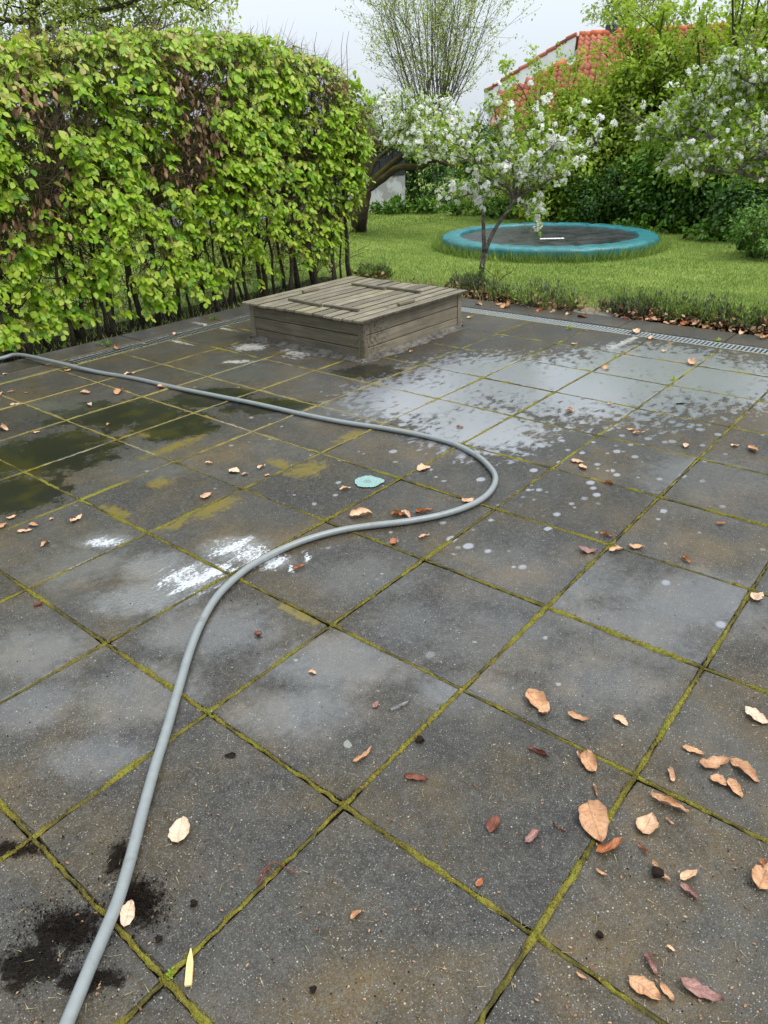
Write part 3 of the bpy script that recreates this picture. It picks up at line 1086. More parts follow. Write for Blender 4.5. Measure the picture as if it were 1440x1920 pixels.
# ------------------------------------------------------------------ beech hedge
hedge = thing('beech_hedge', 'tall beech hedge with fresh green leaves and brown dead patches beside the patio', 'hedge', loc=(3.5, 6.4, 0))
HT_X = np.array([-.5, .8, 2.3, 2.8, 3.9, 4.9, 5.6, 6.15, 6.5, 6.75])
HT_Z = np.array([2.26, 2.26, 2.30, 2.45, 2.57, 2.61, 2.53, 2.43, 2.24, 2.0])
def htop(x): return np.interp(x, HT_X, HT_Z)
def xend(z): return np.interp(z, [0, .35, .65, 1.1, 1.7, 2.2, 2.6], [6.15, 6.2, 6.35, 6.65, 6.78, 6.7, 6.4])
def front_y(x, z):
    return 6.10 - .13 * np.sin(np.clip(z / 2.4, 0, 1) * np.pi) + .07 * np.sin(x * 3.1 + z * 2.3) + .05 * np.sin(x * 7.7 - z * 5.1) + .35 * np.clip(z - htop(x) + .35, 0, 1) ** 1.3
def ply(px, py, Y=6.05):
    d = _ray(px, py)
    q = CAM + d * ((Y - CAM[1]) / d[1])
    return q[0], q[2]
bare = []      # (x, z, rx, rz, depth of thinning)
for (px, py, rx, rz, s) in [(355, 150, .34, .24, .97), (370, 255, .30, .40, .97), (350, 320, .2, .2, .8), (150, 200, .50, .17, .95), (60, 180, .25, .12, .7), (640, 160, .35, .22, .75), (600, 200, .15, .15, .5), (45, 420, .35, .16, .8), (90, 350, .25, .25, .75), (180, 300, .2, .22, .6), (260, 280, .16, .14, .6), (590, 330, .2, .12, .6), (130, 480, .2, .25, .7), (240, 500, .16, .22, .65), (560, 400, .25, .25, .7), (420, 500, .14, .2, .5), (500, 520, .25, .2, .8), (300, 460, .12, .15, .6), (560, 480, .35, .28, .85), (470, 340, .12, .1, .5)]:
    x, z = ply(px, py)
    bare.append((x, z, rx, rz, s))
def density(x, z):
    d = np.ones_like(x)
    for (bx, bz, rx, rz, s) in bare:
        q = ((x - bx) / rx) ** 2 + ((z - bz) / rz) ** 2
        d = d * (1 - s * np.exp(-q * .9))
    low = np.clip((z - .12) / .85, 0, 1)
    d = d * (np.interp(x, [2.3, 2.8, 4.0, 4.8], [.62, .36, .22, .12]) * (1 - low) + low)
    w_ = np.sin(x * 9.3 + 2.3 * z + 1.5 * np.sin(z * 4.1)) * np.sin(z * 10.1 - 2.2 * x + 1.2 * np.sin(x * 5.3)) + .5 * np.sin(x * 4.1 - z * 3.3)
    return d * (.17 + .83 * np.clip(w_ * 1.05 + .62, 0, 1))
brown_c = [(b[0], b[1], b[2] * 1.1, b[3] * 1.1) for b in (bare[0], bare[1], bare[2], bare[5], bare[7], bare[4])]
def brownness(x, z):
    q = np.zeros_like(x)
    for (bx, bz, rx, rz) in brown_c:
        q = np.maximum(q, np.exp(-(((x - bx) / rx) ** 2 + ((z - bz) / rz) ** 2)))
    return q
# sprays: short drooping shoots that carry several leaves
def sprays(n):
    x = RNG.uniform(.1, 6.85, n)
    z = RNG.uniform(.06, 1, n) * htop(x)
    keep = (x < xend(z)) & (RNG.uniform(0, 1, n) < density(x, z))
    x, z = x[keep], z[keep]
    y = front_y(x, z) + np.abs(RNG.normal(0, .10, len(x)))
    y = y + np.clip(x - xend(z) + .35, 0, 1) * .7
    out = np.stack([RNG.normal(0, .35, len(x)) + np.clip(x - xend(z) + .5, 0, 1) * 1.5, -np.ones(len(x)), RNG.normal(.05, .25, len(x))], 1)
    return np.stack([x, y, z], 1), out
C1, O1 = sprays(6600)
# top of the hedge and the far end
n = 800
x = RNG.uniform(.1, 6.6, n)
y = RNG.uniform(6.15, 6.95, n)
C2 = np.stack([x, y, htop(x) + RNG.normal(.0, .05, n) - .25 * np.abs(y - 6.5) ** 2], 1)
O2 = np.stack([RNG.normal(0, .5, n), RNG.normal(-.4, .5, n), np.full(n, .9)], 1)
n = 520
z = RNG.uniform(.25, 2.25, n)
y = RNG.uniform(6.1, 6.95, n)
C3 = np.stack([xend(z) - .03 + RNG.normal(0, .06, n) - .2 * (y - 6.5) ** 2, y, z], 1)
kp = RNG.uniform(0, 1, n) < np.clip((z - .1) / .9, .2, 1)
C3 = C3[kp]
O3 = np.stack([np.ones(len(C3)), RNG.normal(-.3, .4, len(C3)), RNG.normal(.1, .3, len(C3))], 1)
# back and inside
n = 3400
x = RNG.uniform(.1, 6.5, n)
z = RNG.uniform(.35, 1, n) * htop(x)
C4 = np.stack([x, RNG.uniform(6.72, 7.05, n), z], 1)
kp = RNG.uniform(0, 1, n) < np.clip((z - .3) / .8, .12, 1)
C4 = C4[kp]
O4 = np.stack([RNG.normal(0, .5, len(C4)), np.ones(len(C4)), RNG.normal(.0, .4, len(C4))], 1)
def spray_leaves(Cs, Os, per, size):
    Os = Os / np.linalg.norm(Os, axis=1, keepdims=True)
    Ps, Ts, Ns, Ss, Bs = [], [], [], [], []
    for c, o in zip(Cs, Os):
        k = RNG.integers(per[0], per[1])
        L = RNG.uniform(.10, .24)
        d = o + np.array([0, 0, -.25]) + RNG.normal(0, .25, 3)
        d /= np.linalg.norm(d)
        side = np.cross(d, np.array([0, 0, 1.0])) + RNG.normal(0, .15, 3)
        side /= np.linalg.norm(side) + 1e-9
        shade = RNG.uniform(0, 1)
        for i in range(k):
            tt = (i + .6) / k
            p = c + d * L * (tt - .6) + np.array([0, 0, -.05 * tt * tt])
            tip = d * .55 + side * (1 if i % 2 else -1) * RNG.uniform(.5, 1.0) + np.array([0, 0, -RNG.uniform(.25, .95)])
            nr = np.array([o[0] * .4, o[1] * .55, .75]) + RNG.normal(0, .33, 3)
            Ps.append(p); Ts.append(tip); Ns.append(nr)
            Ss.append(RNG.uniform(*size) * (1.08 - .35 * tt))
            Bs.append(np.clip(shade * .6 + RNG.uniform(0, .4), 0, .999))
    return np.array(Ps), frames(np.array(Ts), np.array(Ns), np.array(Ss), RNG.uniform(.8, 1.35, len(Ss))[:, None]), np.array(Bs)
P1, M1, R1 = spray_leaves(C1, O1, (4, 8), (.055, .105))
P3, M3, R3 = spray_leaves(C3, O3, (3, 7), (.055, .09))
P4, M4, R4 = spray_leaves(C4, O4, (3, 6), (.07, .11))
P2, M2, R2 = spray_leaves(C2, O2, (3, 7), (.06, .095))
top = P1[:, 2] > htop(P1[:, 0]) - .33
# the nearest, largest leaves become parts of their own
q = pxpos(P1)
inview = (q[:, 0] > 5) & (q[:, 0] < 1435) & (q[:, 1] > 5)
frontness = -(P1[:, 1] - front_y(P1[:, 0], P1[:, 2])) + RNG.normal(0, .02, len(P1))
score = np.where(inview & ~top, np.linalg.norm(M1[:, :, 1], axis=1) / q[:, 2] + .02 * frontness, -1)
pick = np.argsort(-score)[:300]
leaf_me = bpy.data.meshes.new('leaf')
leaf_me.from_pydata(LEAF_V, [], LEAF_F)
leaf_me.materials.append(M_HEDGELEAF)
leaf_me.shade_smooth()
inv = Matrix.Translation((-3.5, -6.4, 0))
for i in pick:
    o = link('leaf', leaf_me, hedge)
    mm = Matrix([[*M1[i][0], P1[i][0]], [*M1[i][1], P1[i][1]], [*M1[i][2], P1[i][2]], [0, 0, 0, 1]])
    o.matrix_local = inv @ mm
rest = np.ones(len(P1), bool)
rest[pick] = False
OFF = np.array([3.5, 6.4, 0])
a, b = rest & ~top, rest & top
f1 = mass('foliage', LEAF_V, LEAF_F, np.concatenate([M1[a], M3, M4]), np.concatenate([P1[a], P3, P4]) - OFF, np.concatenate([R1[a], R3, R4]), M_HEDGELEAF, hedge, True)
f2 = mass('crown_foliage', LEAF_V, LEAF_F, np.concatenate([M1[b], M2]), np.concatenate([P1[b], P2]) - OFF, np.concatenate([R1[b], R2]), M_HEDGETOP, hedge, True)
f1['kind'] = f2['kind'] = 'stuff'
# dead leaves that hung on through the winter
n = 15000
x = RNG.uniform(.3, 6.7, n)
z = RNG.uniform(.1, 1, n) * htop(x)
kp = (RNG.uniform(0, 1, n) < np.maximum(brownness(x, z) * .6, .025)) & (x < xend(z))
x, z = x[kp], z[kp]
n = len(x)
y = front_y(x, z) + RNG.uniform(0.0, .28, n)
tip = np.stack([RNG.normal(0, .5, n), RNG.normal(-.3, .4, n), -np.ones(n)], 1)
dl = mass('dead_leaves', LEAF_V, LEAF_F, frames(tip, unit(n) + np.array([0, -1.2, .2]), RNG.uniform(.04, .085, n), .75), np.stack([x, y, z], 1) - OFF, RNG.uniform(0, .999, n), M_DEADLEAF, hedge)
dl['kind'] = 'stuff'
# twigs all through
n = 34000
x = RNG.uniform(.2, 6.7, n)
z = RNG.uniform(.05, 1.0, n) * htop(x)
y = front_y(x, z) + RNG.uniform(.05, .70, n)
kp = (x < xend(z)) & (RNG.uniform(0, 1, n) < np.clip(.25 + z, 0, 1))
p = np.stack([x, y, z], 1)[kp]
n = len(p)
tip = np.stack([RNG.normal(0, .7, n), RNG.normal(-.5, .6, n), RNG.normal(.5, .6, n)], 1)
ln = RNG.uniform(.10, .34, n)
tw = mass('twigs', TWIG_V, TWIG_F, frames(tip, unit(n), ln, .022, .022), p - OFF, RNG.uniform(0, 1, n), M_TWIG, hedge)
tw['kind'] = 'stuff'
# a few long shoots over the clipped top
for (px, py0, py1) in [(640, 120, 60), (590, 105, 60), (650, 110, 58), (500, 75, 50), (565, 95, 68), (470, 66, 48)]:
    x, z0 = ply(px, py0, 6.4)
    z1 = ply(px + 5, py1, 6.4)[1]
    mb = MB().tube([(x - 3.5, 0, z0 - .3), (x - 3.48, .01, (z0 + z1) / 2), (x - 3.44, 0, z1)], [.006, .004, .002], 4)
    mb.build('shoot', M_TWIG, hedge)
# the stems, each its own part
rr = random.Random(21)
x = .35
while x < 6.45:
    yb = 6.22 + rr.uniform(-.06, .22)
    r0 = rr.choice((.014, .018, .022, .028, .034))
    hgt = float(htop(x)) * rr.uniform(.72, .95)
    pts, rad = [], []
    px_, py_ = x, yb
    nn_ = 9
    for i in range(nn_):
        f = i / (nn_ - 1)
        pts.append((px_ - 3.5, py_ - 6.4, -.08 + hgt * f))
        rad.append(r0 * (1.25 if i == 0 else 1) * (1 - .7 * f))
        px_ += rr.uniform(-.05, .05)
        py_ += rr.uniform(-.03, .045)
    mb = MB().tube(pts, rad, 6)
    for k in range(rr.randrange(3, 7)):
        i = rr.randrange(2, 7)
        s = np.array(pts[i])
        d = np.array([rr.uniform(-1, 1), rr.uniform(-.8, .5), rr.uniform(.3, 1.2)])
        d *= rr.uniform(.2, .5) / np.linalg.norm(d)
        mb.tube([s, s + d * .5 + np.array([0, 0, -.03]), s + d], [rad[i] * .5, rad[i] * .35, .003], 4, False)
    mb.build('stem', M_BARK, hedge, smooth=True)
    x += rr.choice((.05, .09, .13, .16, .2))

# ------------------------------------------------------------------ trees
def grow(mb, p, d, L, r, lev, cfg, tips, rr):
    """one limb with side limbs; the finest twigs leave their points in tips"""
    n = 5
    p, d = np.array(p, float), np.array(d, float)
    d /= np.linalg.norm(d)
    pts, rad, dirs = [p.copy()], [r], [d.copy()]
    for i in range(n):
        d = d + np.array([rr.gauss(0, cfg['wander']), rr.gauss(0, cfg['wander']), rr.gauss(0, cfg['wander'] * .7) + cfg['lift'][lev]])
        d /= np.linalg.norm(d)
        p = p + d * L / n
        pts.append(p.copy())
        dirs.append(d.copy())
        rad.append(max(.0025, r * (1 - .75 * (i + 1) / n)))
    mb.tube(pts, rad, 6 if r > .02 else 3 if lev >= len(cfg['kids']) - 1 else 4, False)
    if lev >= len(cfg['kids']):
        for q, dd in zip(pts[1:], dirs[1:]):
            tips.append((q, dd))
        return
    for k in range(cfg['kids'][lev]):
        f = rr.uniform(cfg.get('from', .25), 1.0)
        i = min(n - 1, int(f * n))
        q = pts[i] + (pts[i + 1] - pts[i]) * (f * n - i)
        s = np.array([rr.gauss(0, 1), rr.gauss(0, 1), rr.gauss(0, 1)])
        s -= dirs[i] * np.dot(s, dirs[i])
        s /= np.linalg.norm(s) + 1e-9
        nd = dirs[i] * cfg['ahead'] + s
        grow(mb, q, nd, L * cfg['len'] * rr.uniform(.6, 1.2) * (1.15 - .4 * f), max(.003, rad[i] * .6), lev + 1, cfg, tips, rr)


def scatter_on(tips, n, spread):
    idx = RNG.integers(0, len(tips), n)
    P = np.array([tips[i][0] for i in idx]) + RNG.normal(0, spread, (n, 3))
    D = np.array([tips[i][1] for i in idx])
    return P, D


def foliage(name, tips, n, size, mat, parent, off, spread=.03, droop=.3, tv=SLEAF_V, tf=SLEAF_F, wide=1.0):
    P, D = scatter_on(tips, n, spread)
    tip = D * .5 + unit(n) * .9 + np.array([0, 0, -droop])
    nr = unit(n) * .7 + np.array([0, 0, 1.0])
    o = mass(name, tv, tf, frames(tip, nr, RNG.uniform(size[0], size[1], n), wide), P - off, RNG.uniform(0, .999, n), mat, parent)
    o['kind'] = 'stuff'
    return o


def blossom(tips, n, per, size, parent, off, spread=.05):
    """clusters of open five-petalled flowers"""
    P, D = scatter_on(tips, n, .02)
    k = per
    out = unit(n * k) + np.array([-.45, -.38, .55])
    out /= np.linalg.norm(out, axis=1, keepdims=True)
    rad = np.repeat(RNG.uniform(.35, 1.0, n), k)[:, None] * spread * .62
    PP = np.repeat(P, k, 0) + out * rad + RNG.normal(0, spread * .10, (n * k, 3))
    out = out + RNG.normal(0, .25, (n * k, 3))
    out /= np.linalg.norm(out, axis=1, keepdims=True)
    M = frames(np.cross(out, unit(n * k)), out, RNG.uniform(size[0], size[1], n * k))
    o = mass('blossom', FL_V, FL_F, M, PP - off, RNG.uniform(0, .999, n * k), M_PETAL, parent)
    o['kind'] = 'stuff'
    return o


def limb_path(px, D0, D1=None):
    D1 = D0 if D1 is None else D1
    return [at(x, y, D0 + (D1 - D0) * i / max(1, len(px) - 1)) for i, (x, y) in enumerate(px)]


def limb(mb, pts, r0, r1, off, sides=8, per=4):
    pts = catmull(pts, per)
    n = len(pts)
    mb.tube([p - off for p in pts], [r0 + (r1 - r0) * i / (n - 1) + .05 * r0 * math.sin(i * 2.1) for i in range(n)], sides)
    return pts


# --- young apple tree with a forked stem, in front of the trampoline
base = gnd(900, 535, -.07)
ya = thing('apple_tree', 'young apple tree with forked stem in white blossom before the trampoline', 'apple tree', 'apple trees in blossom', tuple(base))
mb = MB()
limb(mb, [base + np.array([0, 0, -.05]), at(903, 505, 9.1), at(909, 472, 9.1)], .036, .030, base)
limb(mb, [at(908, 474, 9.1), at(907, 440, 9.1), at(906, 400, 9.1)], .027, .021, base)
stem2 = limb(mb, [at(909, 474, 9.1), at(925, 435, 9.05), at(949, 399, 9.0), at(966, 374, 8.95)], .027, .019, base)
mb.build('trunk', M_APPLEBARK, ya, smooth=True)
rr = random.Random(4)
mb = MB()
tips = []
cfg = dict(wander=.16, lift=[.05, .05, .02], kids=[6, 3], len=.38, ahead=.9)
mains = [[(966, 374), (930, 352), (880, 362), (832, 362)], [(966, 374), (940, 330), (880, 300), (795, 282)], [(958, 385), (950, 320), (910, 260), (850, 215)], [(966, 374), (960, 310), (935, 240), (925, 195)], [(966, 374), (985, 310), (1000, 240), (1006, 188)], [(966, 374), (1010, 320), (1055, 260), (1090, 218)], [(966, 374), (1020, 330), (1080, 290), (1133, 264)], [(966, 374), (1000, 355), (1035, 335), (1062, 325)], [(966, 374), (985, 385), (1000, 395), (1003, 402)], [(966, 374), (920, 310), (870, 250), (815, 232)], [(906, 402), (900, 380), (885, 365), (862, 370)], [(966, 374), (970, 330), (955, 290), (962, 225)], [(966, 374), (1000, 310), (1030, 280), (1045, 265)], [(950, 350), (910, 330), (880, 285), (835, 262)]]
for i, pl in enumerate(mains):
    D1 = 9.0 + [.5, -.4, .3, -.2, .5, -.3, .2, -.5, -.3, .6, .2, .1, -.6, -.5][i]
    pts = limb(mb, limb_path(pl, 8.97, D1), .013, .004, np.zeros(3), 5)
    for j in range(2, len(pts)):
        dd = pts[j] - pts[j - 1]
        tips.append((pts[j], dd / np.linalg.norm(dd)))
        for _ in range(2):
            grow(mb, pts[j], dd / np.linalg.norm(dd) + unit(1)[0] * 1.1 + np.array([0, 0, .25]), rr.uniform(.10, .26), .005, 1, dict(cfg, kids=[1, 1]), tips, rr)
b_ = mb.build('branches', M_APPLEBARK, ya)
b_.location = -base
blossom(tips, 290, 8, (.036, .050), ya, base, .065)
foliage('foliage', tips, 2100, (.045, .08), M_APPLELEAF, ya, base, .04)

# --- old mossy apple tree near the shed
base = gnd(672, 432, -.07)
oa = thing('apple_tree', 'old apple tree with leaning mossy trunk in front of the shed', 'apple tree', 'apple trees in blossom', tuple(base))
mb = MB()
limb(mb, [base + np.array([0, 0, -.1]), at(674, 405, 14.9), at(680, 375, 14.9), at(684, 352, 14.9)], .165, .135, base, 10)
limb(mb, [at(678, 368, 14.9), at(668, 335, 14.9), at(664, 300, 14.8), at(655, 250, 14.7), at(660, 215, 14.7)], .11, .04, base)
l1 = limb(mb, [at(686, 358, 14.9), at(712, 328, 14.8), at(745, 300, 14.7), at(770, 282, 14.6), at(795, 262, 14.5)], .085, .04, base)
l2 = limb(mb, [at(694, 352, 14.9), at(722, 332, 14.7), at(748, 314, 14.5), at(790, 312, 14.3), at(815, 300, 14.2), at(850, 312, 14.1), at(880, 300, 14.0)], .075, .025, base)
l3 = limb(mb, [at(666, 310, 14.8), at(700, 280, 15.1), at(725, 272, 15.2), at(748, 245, 15.3), at(775, 228, 15.3)], .075, .035, base)
l4 = limb(mb, [at(690, 330, 14.9), at(705, 300, 15.0), at(725, 285, 15.1)], .06, .03, base)
mb.build('trunk', M_MOSSBARK, oa, smooth=True)
mb, tips = MB(), []
rr = random.Random(14)
cfg = dict(wander=.22, lift=[.04, .03, .0], kids=[5, 3], len=.5, ahead=.7)
for src, n in ((l1, 9), (l2, 8), (l3, 12), (l4, 4)):
    for k in range(n):
        j = rr.randrange(len(src) // 2, len(src))
        grow(mb, src[j], np.array([rr.gauss(0, 1), rr.gauss(0, 1), rr.uniform(.1, 1.1)]), rr.uniform(.5, .95), .02, 0, cfg, tips, rr)
for (px, py, D) in [(720, 230, 15), (760, 210, 15), (700, 210, 14.8), (800, 210, 14.8), (840, 220, 14.5), (780, 190, 15), (740, 190, 15), (850, 240, 14.3), (710, 255, 14.8), (815, 250, 14.4), (870, 250, 14.2)]:
    grow(mb, at(px, py + 12, D), np.array([rr.gauss(0, .7), rr.gauss(0, .7), .7]), rr.uniform(.35, .7), .018, 0, cfg, tips, rr)
tips = [t_ for t_ in tips if (lambda q: q[1] > 172 and q[1] < 310 and q[0] < 862)(pxpos(t_[0])[0])]
o = mb.build('branches', M_APPLEBARK, oa)
o.location = -base
blossom(tips, 430, 8, (.042, .058), oa, base, .08)
foliage('foliage', tips, 3600, (.05, .08), M_APPLELEAF, oa, base, .06)

# --- apple tree at the right edge, its trunk outside the view
base = at(1610, 470, 9.2)
base[2] = -.07
ra = thing('apple_tree', 'grey barked apple tree reaching its blossoming branches in from the right', 'apple tree', 'apple trees in blossom', tuple(base))
mb = MB()
limb(mb, [base + np.array([0, 0, -.1]), at(1600, 400, 9.2), at(1580, 350, 9.2), at(1560, 300, 9.2), at(1550, 200, 9.2)], .12, .05, base, 10)
r1 = limb(mb, [at(1590, 375, 9.2), at(1500, 352, 9.0), at(1440, 338, 8.9), at(1382, 322, 8.8), at(1340, 322, 8.7), at(1300, 318, 8.7)], .045, .010, base)
r2 = limb(mb, [at(1575, 340, 9.2), at(1480, 300, 9.1), at(1400, 285, 9.0), at(1345, 267, 8.9), at(1324, 250, 8.9), at(1317, 224, 8.9), at(1306, 195, 8.9)], .040, .012, base)
r3 = limb(mb, [at(1340, 266, 8.9), at(1300, 260, 8.8), at(1272, 268, 8.8), at(1225, 245, 8.8)], .018, .006, base)
r4 = limb(mb, [at(1555, 250, 9.2), at(1480, 200, 9.1), at(1420, 160, 9.0), at(1380, 140, 8.9)], .035, .010, base)
r5 = limb(mb, [at(1480, 300, 9.1), at(1430, 250, 9.3), at(1390, 205, 9.3), at(1350, 180, 9.3)], .025, .008, base)
r6 = limb(mb, [at(1382, 322, 8.8), at(1400, 305, 8.8), at(1435, 295, 8.7), at(1460, 280, 8.6)], .018, .008, base)
mb.build('trunk', M_APPLEBARK, ra, smooth=True)
mb, tips = MB(), []
rr = random.Random(24)
cfg = dict(wander=.22, lift=[.04, .03, .0], kids=[4, 3], len=.5, ahead=.8)
for src, n in ((r1, 20), (r2, 18), (r3, 11), (r4, 18), (r5, 14), (r6, 6)):
    for k in range(n):
        j = rr.randrange(len(src) // 4, len(src))
        dd = src[j] - src[j - 1]
        grow(mb, src[j], dd / np.linalg.norm(dd) * .6 + np.array([rr.gauss(0, .8), rr.gauss(0, .8), rr.uniform(-.1, .9)]), rr.uniform(.22, .50), .010, 0, cfg, tips, rr)
tips = [t_ for t_ in tips if (lambda q: q[0] > 1195 and q[1] > 95 and q[1] < 345)(pxpos(t_[0])[0])]
o = mb.build('branches', M_APPLEBARK, ra)
o.location = -base
blossom(tips, 480, 7, (.032, .042), ra, base, .05)
foliage('foliage', tips, 5500, (.04, .065), M_APPLELEAF, ra, base, .04)

# --- tall vase-shaped tree beyond the old apple tree
def vase(name, label, basepx, D, topz, spread, limbs, leaves, lsize, mat, bark, seed, kids=(5, 4), group=None, r0=.05):
    base = at(basepx[0], basepx[1], D)
    base[2] = -.07
    t_ = thing(name, label, 'tree', group, tuple(base))
    rr = random.Random(seed)
    mb, tips = MB(), []
    mb.tube([(0, 0, -.2), (0, 0, topz * .12), (.05, 0, topz * .2)], [r0 * 2.6, r0 * 2.2, r0 * 1.8], 8)
    mb.build('trunk', bark, t_, smooth=True)
    mb = MB()
    cfg = dict(wander=.07, lift=[.03, .06, .03], kids=list(kids), len=.42, ahead=1.5)
    for k in range(limbs):
        a = 2 * math.pi * k / limbs + rr.uniform(-.3, .3)
        s = spread * rr.uniform(.15, 1.0) / topz
        grow(mb, (0, 0, topz * rr.uniform(.12, .24)), (math.cos(a) * s, math.sin(a) * s, 1), topz * rr.uniform(.68, .86), r0 * rr.uniform(.6, 1), 0, cfg, tips, rr)
    mb.build('branches', bark, t_)
    foliage('crown', tips, leaves, lsize, mat, t_, np.zeros(3), .06)
    return t_


vase('vase_tree', 'tall fan shaped tree with thin upright branches behind the old apple tree', (815, 385), 25, 5.9, 3.9, 34, 12500, (.055, .085), M_PALELEAF, M_GREYTWIG, 31, (7, 5), r0=.03)
# birch-like tree standing behind the hedge at the left
def crown_tree(name, label, basepx, D, limbs_px, seed, leaves, lsize, mat, bark, cat='tree', r0=.12, kids=(5, 4), L=(.9, 1.6), lift=(.0, -.03, -.05), spread=.10):
    base = at(basepx[0], basepx[1], D)
    base[2] = -.07
    t_ = thing(name, label, cat, None, tuple(base))
    rr = random.Random(seed)
    mb, mb2, tips = MB(), MB(), []
    cfg = dict(wander=.14, lift=list(lift), kids=list(kids), len=.5, ahead=.9)
    for i, pl in enumerate(limbs_px):
        pts = [at(x, y, D + dd) for (x, y, dd) in pl]
        if i == 0:
            pts[0] = base + np.array([0, 0, -.1])
        pp = limb(mb, pts, r0 if i == 0 else r0 * .45, r0 * .5 if i == 0 else .02, base, 8)
        for j in range(len(pp) // 3, len(pp)):
            for _ in range(2):
                grow(mb2, pp[j] - base, np.array([rr.gauss(0, 1), rr.gauss(0, 1), rr.uniform(-.2, .8)]), rr.uniform(*L), .014, 0, cfg, tips, rr)
    mb.build('trunk', bark, t_, smooth=True)
    mb2.build('branches', bark, t_)
    foliage('crown', tips, leaves, lsize, mat, t_, np.zeros(3), spread)
    return t_


crown_tree('birch_tree', 'spreading tree with small pale leaves rising behind the hedge', (70, 330), 13.5,
           [[(70, 300, 0), (68, 120, 0), (64, 40, 0), (55, -60, 0), (60, -160, 0)], [(66, 70, 0), (100, 50, .2), (150, 30, .4), (230, 10, .5), (300, -10, .5), (380, 20, .4)], [(64, 40, 0), (30, 40, -.3), (-20, 30, -.5), (-70, 20, -.5)], [(62, 10, 0), (120, -30, 0), (220, -50, .2), (330, -40, .4)], [(66, 90, 0), (140, 80, .3), (220, 70, .5), (290, 60, .6)], [(60, -20, 0), (10, -40, 0), (-60, -80, 0)]],
           41, 14000, (.05, .085), M_PALELEAF, M_BARK, r0=.10, kids=(4, 3), L=(.5, 1.1))
crown_tree('birch_tree', 'pale green birch showing above the ridge of the red roof', (1190, 250), 46,
           [[(1190, 300, 0), (1185, 100, 0), (1180, 20, 0), (1178, -60, 0)], [(1185, 60, 0), (1150, 30, .4), (1135, 15, .4)], [(1183, 40, 0), (1220, 10, .4), (1240, -20, .4)], [(1180, 10, 0), (1160, -20, .4), (1150, -50, .4)], [(1183, 50, 0), (1205, 40, .4), (1225, 35, .4)]],
           43, 3800, (.14, .22), M_PALELEAF, M_GREYTWIG, r0=.14, kids=(4, 3), L=(.6, 1.3), spread=.2)

# ------------------------------------------------------------------ shrubs behind the lawn
def shrub(name, label, px, D, w, d, h, leaves, lsize, mat, seed, stems=12, twigbark=M_BARK, top_light=None, clumps=50, cat='shrub', group=None, tv=SLEAF_V, tf=SLEAF_F, hang=.35, low=.08):
    """multi-stemmed shrub: bent stems, and leaves gathered in clumps through its volume"""
    base = at(px, 420, D)
    base[2] = -.07
    t_ = thing(name, label, cat, group, tuple(base))
    rr = random.Random(seed)
    mb, tips = MB(), []
    cfg = dict(wander=.12, lift=[.04, .03, .0], kids=[5, 3], len=.40, ahead=1.1)
    ax = np.array([RIGHT[0], RIGHT[1], 0]) / math.hypot(RIGHT[0], RIGHT[1])
    ay = np.array([FWD[0], FWD[1], 0]) / math.hypot(FWD[0], FWD[1])
    for k in range(stems):
        a = rr.uniform(0, 2 * math.pi)
        q = math.sqrt(rr.uniform(0, 1))
        off = ax * w * .5 * q * math.cos(a) + ay * d * .5 * q * math.sin(a)
        hh = h * rr.uniform(.75, 1.08) * (1 - .35 * q * q)
        start = off * .45
        grow(mb, start, off * .75 / max(h, .1) + np.array([0, 0, 1.0]), hh, max(.008, .012 * h), 0, cfg, tips, rr)
    mb.build('stems', twigbark, t_)
    n1 = int(leaves * .5)
    P, D_ = scatter_on(tips, n1, .05)
    cc = unit(clumps)
    rad = RNG.uniform(.6, 1.0, clumps)
    zc = np.clip(cc[:, 2] * .5 + .5, 0, 1)
    C = np.outer(cc[:, 0] * rad * w * .5, ax) + np.outer(cc[:, 1] * rad * d * .5, ay)
    C[:, 2] = low + zc * h * .82 * (.75 + .25 * rad)
    idx = RNG.integers(0, clumps, leaves - n1)
    sg = min(w, h) * .085
    P2 = C[idx] + RNG.normal(0, sg, (leaves - n1, 3))
    P = np.concatenate([P, P2])
    P[:, 2] = np.maximum(P[:, 2], .02)
    n = len(P)
    o = P - np.array([0, 0, h * .45])
    o /= np.linalg.norm(o, axis=1, keepdims=True) + 1e-9
    tip = o * .7 + unit(n) * .8 + np.array([0, 0, -hang])
    nr = o * .5 + unit(n) * .5 + np.array([0, 0, .8])
    f = mass('foliage', tv, tf, frames(tip, nr, RNG.uniform(lsize[0], lsize[1], n), 1.15), P, RNG.uniform(0, .999, n), mat, t_)
    f['kind'] = 'stuff'
    return t_


G1 = 'tall shrubs behind the lawn'
shrub('hazel_shrub', 'bushy olive green shrub under the tiled roof', 1060, 16.8, 3.0, 1.6, 2.70, 20000, (.06, .10), M_HAZEL, 51, 26, group=G1, clumps=90)
shrub('hazel_shrub', 'tall light green shrub with thin dark stems against the red roof', 1200, 17.3, 2.8, 1.8, 3.6, 19000, (.07, .11), M_HAZEL, 52, 26, group=G1, clumps=60)
shrub('hazel_shrub', 'tallest thin stemmed shrub at the right edge of the roof', 1370, 17.4, 3.2, 1.8, 4.3, 22000, (.07, .11), M_HAZEL, 53, 30, group=G1, clumps=60)
shrub('hazel_shrub', 'large leaved hazel hanging low behind the right blossom branches', 1300, 15.4, 2.4, 1.4, 2.0, 7000, (.07, .115), M_MIDLEAF, 54, 12, group=G1, tv=LEAF_V, tf=LEAF_F)
G2 = 'dark shrubs along the back of the lawn'
shrub('evergreen_shrub', 'dark green shrub behind the right half of the trampoline', 1160, 15.9, 2.6, 1.3, 1.15, 7000, (.05, .085), M_DARKLEAF, 55, 10, group=G2)
shrub('evergreen_shrub', 'dark shrub between the trampoline and the right lawn corner', 1290, 15.3, 2.2, 1.2, 1.15, 6000, (.06, .10), M_DARKLEAF, 56, 10, group=G2)
